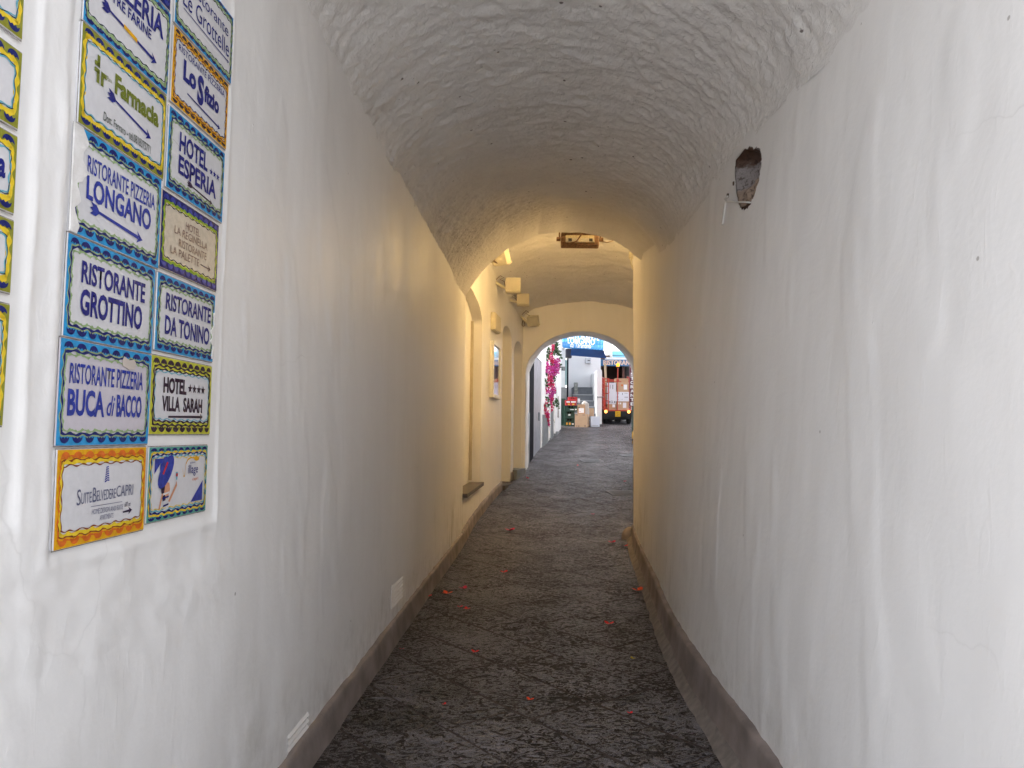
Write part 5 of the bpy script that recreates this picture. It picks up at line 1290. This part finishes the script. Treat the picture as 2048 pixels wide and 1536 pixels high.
    MB().lathe([(.108, .10), (.114, .11), (.114, .15), (.108, .16)], (0, 0, 0), 18).build('bollard_ring', DARKST, t6, True)
back_buildings()

# ------------------------------------------------------------------ goods in the street
CARD = mat('brown_cardboard', (.46, .29, .17), .8, var=.08, vscale=5); CARD2 = mat('tan_cardboard', (.52, .35, .22), .8, var=.08, vscale=5); WBOX = mat('white_carton', (.72, .73, .78), .6, var=.03)
TAPE = mat('packing_tape', (.55, .40, .26), .35, var=.05); LABW = mat('white_paper_label', (.80, .80, .82), .6, var=.03); PRN = mat('dark_carton_print', (.08, .07, .07), .7, var=0); PRNR = mat('red_carton_print', (.55, .05, .05), .7, var=0)
def carton(px0, py0, px1, py1, Y, d, m, label, parts, yaw=0., ground=False, name='cardboard_box', cat='box', flaps=True, group=None, pitch=0.):
    a, b_ = P(px0, py1, Y), P(px1, py0, Y); w, h = b_.x - a.x, b_.z - a.z; cx = (a.x + b_.x) / 2
    z0 = gz(Y) + .004 if ground else a.z
    if ground: h = b_.z - z0
    t = empty(name, (cx, Y, z0), label, cat, group, rot=(pitch, 0, yaw))
    MB().rbox((-w / 2, 0, 0), (w / 2, d, h), .008).build('carton', m, t)
    if flaps:
        MB().box((-w / 2 + .004, d / 2 - .03, h), (w / 2 - .004, d / 2 + .03, h + .002)).build('tape', TAPE, t)
    for (nm, u0, v0, u1, v1, mm) in parts:
        MB().box((-w / 2 + w * u0, -.004, h * v0), (-w / 2 + w * u1, -.0008, h * v1)).build(nm, mm, t)
    return t, w, h
def text_on(t, s, w, h, u0, v0, u1, v1, m, y=-.005):
    M = Matrix(((1, 0, 0, 0), (0, 0, 1, y), (0, 1, 0, 0), (0, 0, 0, 1)))
    lettering(s, t, m, (-w / 2 + w * u0, h * v0, -w / 2 + w * u1, h * v1), h=0, M=M, name='print')
G1 = 'boxes piled in front of the stairs'
t, w, h = carton(1149.5, 828.5, 1174.5, 854, 28.95, .48, CARD2, 'largest brown cardboard box, on the ground in front of the pile', [('print', .06, .92, .24, .96, PRN), ('print', .62, .92, .82, .96, PRN), ('print', .1, .07, .2, .12, PRN), ('print', .28, .05, .36, .13, PRN), ('print', .78, .06, .88, .14, PRN)], yaw=-.28, ground=True, group=G1)
t, w, h = carton(1155, 809, 1170.5, 828, 29.15, .32, CARD, 'brown cardboard box with a white label, standing on the largest box', [('paper_label', .18, .12, .82, .62, LABW), ('print', .25, .2, .4, .28, PRNR), ('print', .05, .6, .3, .7, PRN)], group=G1, yaw=-.1)
t, w, h = carton(1178, 816.5, 1186.5, 832, 29.75, .35, CARD2, 'small brown cardboard box at the right end of the pile', [('tape_strip', .45, .0, .55, 1., TAPE)], group=G1, yaw=-.2)
t, w, h = carton(1181.5, 833.5, 1199.5, 852.5, 29.15, .36, mat('white_polystyrene', (.70, .73, .82), .7, var=.03, bump=.2, bscale=60), 'white polystyrene box on the ground right of the cardboard', [], ground=True, name='polystyrene_box', flaps=False, group=G1)
MB().rbox((-w / 2 - .01, -.012, h * .86), (w / 2 + .01, .37, h + .01), .01).build('lid', MATS['white_polystyrene'], t)
MB().box((-w * .32, -.004, .05), (w * .32, -.001, .062)).build('moulded_line', GREYDADO, t)
t, w, h = carton(1155.5, 797, 1160, 806, 29.6, .2, WBOX, 'small white carton behind the red crates', [('print', .3, .1, .7, .25, PRN)], group=G1)
t, w, h = carton(1163, 826, 1178, 840, 29.72, .3, CARD, 'brown box hidden behind the largest box, carrying the plastic sack', [], group=G1)
def sack():
    c = P(1171, 828, 29.5); t = empty('plastic_sack', c, 'translucent grey plastic sack leaning on the cardboard boxes', 'sack', G1)
    S = 29.5 / 1500; pts = [(-7.5, 22, .5), (-3, 26, .5), (3, 24.5, .5), (6.5, 21, .5), (8, 2, 1), (7, -3, 1), (0, -3, 1), (-4, 4, 1), (-6, 15, 1)]
    n = len(pts); rows = []
    for dep, sc in ((0, .8), (.03, 1.), (.18, 1.), (.24, .8)):
        rows.append([[p[0] * S * sc + .0, dep, (p[1] - 11) * S * sc + 11 * S] for p in pts] + [[pts[0][0] * S * sc, dep, (pts[0][1] - 11) * S * sc + 11 * S]])
    m = mat('grey_plastic_film', (.50, .46, .42), .3, var=.15, vscale=10, bump=.8, bscale=9, dist=.04)
    o = grid('sack_body', np.array(rows), m, t, smooth=True); b = MB()
    b.add([tuple(r) for r in rows[0][:-1]], [tuple(range(n))]); b.add([tuple(r) for r in rows[-1][:-1]], [tuple(range(n))[::-1]]); b.build('sack_side', m, t)
sack()
def crate(px0, py0, px1, py1, Y, m, label, rows, name='bottle_crate', yaw=0., ground=False, grp=None):
    a, b_ = P(px0, py1, Y), P(px1, py0, Y); w, h, d = b_.x - a.x, b_.z - a.z, .32; z0 = gz(Y) + .004 if ground else a.z
    if ground: h = b_.z - z0
    t = empty(name, ((a.x + b_.x) / 2, Y, z0), label, 'crate', grp, rot=(0, 0, yaw))
    b = MB()      # walls with a hand hole cut in the front
    b.box((-w / 2, 0, 0), (w / 2, .02, h * .55)); b.box((-w / 2, 0, h * .86), (w / 2, .02, h)); b.box((-w / 2, 0, h * .55), (-w * .28, .02, h * .86)); b.box((w * .28, 0, h * .55), (w / 2, .02, h * .86))
    b.box((-w / 2, .02, 0), (-w / 2 + .02, d, h)); b.box((w / 2 - .02, .02, 0), (w / 2, d, h)); b.box((-w / 2 + .02, d - .02, 0), (w / 2 - .02, d, h)); b.box((-w / 2 + .02, .02, 0), (w / 2 - .02, d - .02, .02))
    b.build('crate_body', m, t)
    b = MB(); b.rbox((-w / 2 - .006, -.006, h - .03), (w / 2 + .006, d + .006, h - .002), .004); b.rbox((-w / 2 - .004, -.005, .0), (w / 2 + .004, .012, .025), .004); b.build('rim', m, t)
    b = MB()
    for k in range(4): b.lathe([(.001, 0), (.033, .0), (.033, h * .62), (.012, h * .8), (.012, h * .93), (.001, h * .93)], (-w * .33 + k * w * .22, .08, .02), 8)
    b.build('bottles', mat('dark_bottle_glass', (.02, .015, .01), .15, var=0), t)
    for (nm, u0, v0, u1, v1, mm) in rows: MB().box((-w / 2 + w * u0, -.012, h * v0), (-w / 2 + w * u1, -.0072, h * v1)).build(nm, mm, t)
    return t
GC = mat('dark_green_crate_plastic', (.006, .045, .028), .4, var=.15); RC = mat('red_crate_plastic', (.42, .018, .025), .4, var=.12); OC = mat('amber_cap', (.70, .32, .03), .4, var=.1)
lab_ = [('white_print', .42, .22, .72, .34, LABW), ('white_print', .80, .18, .93, .42, LABW)]
GG = 'stacked bottle crates'
crate(1128.5, 834.5, 1149, 850, 29.35, GC, 'bottom green crate of the stack, with amber caps showing', [('amber_badge', .18, .14, .34, .40, OC), ('amber_badge', .46, .14, .62, .40, OC), ('white_print', .74, .16, .93, .30, LABW)], ground=True, grp=GG)
crate(1128.5, 822.5, 1149, 834, 29.35, GC, 'middle dark green crate of the stack', [('white_print', .40, .25, .60, .50, LABW)], grp=GG)
crate(1129, 811, 1155, 822.2, 29.3, GC, 'top green crate, shifted right over the stack', lab_, grp=GG)
t = crate(1131, 800.5, 1153, 811, 29.3, RC, 'front red crate on top of the green stack', [('white_print', .08, .55, .40, .80, LABW), ('white_print', .50, .55, .92, .80, LABW), ('yellow_mark', .22, .15, .38, .35, YEL), ('yellow_mark', .62, .15, .80, .35, YEL)], grp=GG)
t = crate(1136.5, 794, 1154.5, 801.5, 29.62, RC, 'red crate behind and above the front red one', [], grp=GG)

# ------------------------------------------------------------------ electric cart with boxes
def cart():
    Y = 30.2; c0 = P(1236, 848, Y); Sx = Y / 1500.; gY = gz(Y)
    t = empty('delivery_cart', (c0.x, Y, gY), 'small red stake sided delivery cart seen from behind, loaded with boxes, lights on', 'delivery cart', rot=(math.atan(SL), 0, -.04))
    RD = mat('red_orange_cart_paint', (.50, .055, .03), .45, var=.15, vscale=8); BK = mat('black_chassis', (.012, .012, .013), .6, var=.2); TY = mat('tyre_rubber', (.018, .018, .018), .85, var=.2)
    hw = .56
    z = lambda py: (P(1236, py, Y).z - gY)
    bed = z(820)
    MB().rbox((-hw, .0, bed - .045), (hw, 1.9, bed), .008).build('bed', RD, t)
    MB().rbox((-hw * .98, -.03, z(833)), (hw * .98, .04, bed - .05), .01).build('rear_bumper', BK, t)
    b = MB(); b.box((-.40, .05, z(838)), (.40, 2.6, bed - .05)); b.box((-.5, .1, z(836)), (.5, .25, bed - .05)); b.build('chassis', BK, t)
    b = MB(); b.tube([(-.45, .35, .2), (.45, .35, .2)], .04, 8); b.tube([(-.12, .2, .2), (.12, .2, .17)], .09, 10); b.build('axle', BK, t)
    b = MB(); b.add([(-.26, .04, .13), (-.13, .04, .13), (-.17, .04, .16), (-.20, .04, .17)], [(0, 1, 2, 3)]); b.add([(.12, .04, .13), (.30, .04, .13), (.30, .04, .19), (.20, .04, .16)], [(0, 1, 2, 3)]); b.build('tow_fitting', mat('dull_steel', (.4, .4, .4), .4, .6, var=.1), t)
    for s in (-1, 1):
        for yy in (.35, 2.3):
            M = Matrix.Translation((s * (hw - .10), yy, .22)) @ Matrix.Rotation(pi / 2, 4, 'Y')
            w_ = MB().lathe([(.10, -.085), (.19, -.085), (.22, -.06), (.22, .06), (.19, .085), (.10, .085)], (0, 0, 0), 24, M).build('wheel', TY, t, True)
            MB().lathe([(.001, -.05), (.11, -.07), (.11, .07), (.001, .05)], (0, 0, 0), 16, M).build('hub', MATS['dull_steel'], w_, True)
        b = MB(); b.rbox((s * (hw - .10) - .13, -.0, z(838)), (s * (hw - .10) + .10, .7, z(828)), .02); b.build('mudguard', BK, t)
    # stake sides
    for s in (-1, 1):
        b = MB(); top_ = z(757)
        for yy in (.02, .62, 1.25, 1.85): b.rbox((s * hw - .02, yy, bed), (s * hw + .02, yy + .045, top_), .004)
        for zz in np.linspace(bed + .12, top_ - .03, 6): b.rbox((s * hw - .014, .03, zz), (s * hw + .014, 1.88, zz + .04), .003)
        b.build('stake_side', RD, t)
    # open tail rack folded to the left
    b = MB(); x0, x1 = -hw - .02, -hw + .16
    for xx in (x0, x1): b.rbox((xx - .018, -.10, bed - .0), (xx + .018, -.065, z(757)), .004)
    for zz in np.linspace(bed + .06, z(757) - .03, 5): b.rbox((x0, -.105, zz), (x1, -.06, zz + .035), .003)
    b.build('tail_rack', RD, t)
    b = MB(); b.rbox((-hw, 1.85, z(766)), (hw, 1.89, z(763)), .004); b.rbox((-hw, -.02, z(764)), (hw * .2, .01, z(762.5)), .004); b.build('top_rail', RD, t)
    # cab beyond the load
    b = MB(); b.rbox((-.52, 1.95, bed - .1), (.52, 2.75, bed + .55), .06); cabo = b.build('cab', RD, t)
    b = MB(); b.rbox((-.46, 2.15, bed + .55), (.46, 2.6, bed + .60), .02); b.build('seat', BK, t)
    # beacon
    px = P(1234.5, 740, Y).x - c0.x; b = MB(); b.tube([(px, .0, bed + .0), (px, .0, z(736))], .018, 8); b.rbox((px - .05, -.04, z(763)), (px + .05, .02, z(758)), .01); b.build('beacon_pole', RD, t)
    b = MB(); b.lathe([(.001, 0), (.05, 0), (.055, .05), (.03, .06)], (px, 0, z(736)), 12); b.build('beacon_base', BK, t)
    b = MB(); b.lathe([(.055, 0), (.065, .05), (.06, .11), (.035, .14), (.001, .145)], (px, 0, z(733.5)), 14); b.build('beacon', mat('lit_orange_beacon', (.9, .35, .03), .3, emit=(1, .25, .01), estr=.6, var=0), t, True)
    for s in (-1, 1):
        lx_ = (P(1211.5 if s < 0 else 1257, 823, Y).x - c0.x); b = MB(); M = Matrix.Translation((lx_, -.045, z(823.2))) @ Matrix.Rotation(pi / 2, 4, 'X')
        b.lathe([(.001, .03), (.04, .025), (.06, .0), (.065, -.03)], (0, 0, 0), 14, M); b.build('rear_light', mat('lit_rear_light', (1, .4, .1), .3, emit=(1, .36, .06), estr=.9, var=0), t, True)
    p0, p1 = P(1230, 833, Y), P(1240.5, 822, Y); b = MB(); b.rbox((p0.x - c0.x, -.06, z(833)), (p1.x - c0.x, -.045, z(822)), .004); pl = b.build('number_plate', mat('yellow_plate', (.75, .42, .01), .4, var=.03), t)
    M = Matrix(((1, 0, 0, 0), (0, 0, 1, -.062), (0, 1, 0, 0), (0, 0, 0, 1)))
    lettering('SI', pl, mat('plate_print', (.35, .2, .02), .5, var=0), (p0.x - c0.x + .05, z(831), p1.x - c0.x - .05, z(824)), h=0, M=M, name='plate_print')
    # leaning plank
    p0, p1 = P(1211.5, 764, Y), P(1210, 727, Y)
    pk = empty('wooden_plank', P(1211.5, 764, Y + .25), 'pale wooden plank standing upright in the left corner of the cart', 'plank')
    b = MB(); b.rbox((-.045, -.02, -.7), (.045, .02, p1.z - p0.z), .006, Matrix.Rotation(-.035, 4, 'Y')); b.build('board', mat('pale_planed_wood', (.52, .40, .26), .6, var=.15, vscale=14), pk)
    GB = 'boxes loaded on the cart'; Yc = Y + .02
    def cb(*a, **k): return carton(*a, group=GB, **k)
    t1, w, h = cb(1214.5, 765.5, 1232, 808, Yc, .5, WBOX, 'tall white carton on the left of the cart load', [('print', .1, .52, .25, .56, PRNR), ('print', .05, .06, .10, .16, PRN), ('print', .22, .06, .30, .14, PRN), ('print', .8, .06, .9, .14, PRN), ('print', .32, .72, .36, .9, PRN), ('print', .6, .7, .66, .9, PRN)])
    MB().add([( -w/2 + w*.52 + .05*cos(a), -.005, h*.10 + .05*sin(a)) for a in np.linspace(0, 2*pi, 17)[:-1]] + [( -w/2 + w*.52 + .035*cos(a), -.005, h*.10 + .035*sin(a)) for a in np.linspace(0, 2*pi, 17)[:-1]], [(i, (i+1)%16, 16+(i+1)%16, 16+i) for i in range(16)]).build('print_ring', PRN, t1)
    cb(1214.5, 808.4, 1231.5, 819.8, Yc, .5, CARD, 'low brown box under the tall white carton', [('paper_label', .6, .45, .92, .95, LABW)])
    cb(1233, 802.8, 1257.5, 819.8, Yc, .5, CARD2, 'brown box at the bottom right of the cart load', [('paper_label', .52, .25, .80, .85, LABW), ('print', .15, .65, .22, .85, LABW), ('print', .28, .65, .38, .85, LABW)])
    t1, w, h = cb(1231.8, 784, 1258, 802.5, Yc - .02, .5, WBOX, 'printed white carton in the middle right of the cart load', [('print', .05, .84, .25, .90, PRN), ('print', .65, .42, .92, .47, PRN), ('print', .65, .84, .9, .87, PRN), ('print', .1, .18, .2, .24, PRN), ('print', .45, .18, .5, .22, PRN), ('print', .48, .7, .52, .88, PRN), ('print', .08, .66, .18, .72, PRN)])
    MB().add([( -w/2 + w*.13 + .035*cos(a), -.005, h*.46 + .035*sin(a)) for a in np.linspace(0, 2*pi, 17)[:-1]] + [( -w/2 + w*.13 + .025*cos(a), -.005, h*.46 + .025*sin(a)) for a in np.linspace(0, 2*pi, 17)[:-1]], [(i, (i+1)%16, 16+(i+1)%16, 16+i) for i in range(16)]).build('print_ring', PRN, t1)
    cb(1233.5, 765.2, 1257.5, 783.7, Yc, .5, CARD2, 'brown box with an orange mark at the upper right of the cart load', [('paper_label', .58, .25, .86, .78, LABW), ('print', .38, .6, .5, .8, ORG)])
    cb(1231, 757, 1257, 765, Yc + .1, .4, CARD, 'flat brown box on top of the cart load', [])
cart()
print('objects', len(bpy.data.objects))
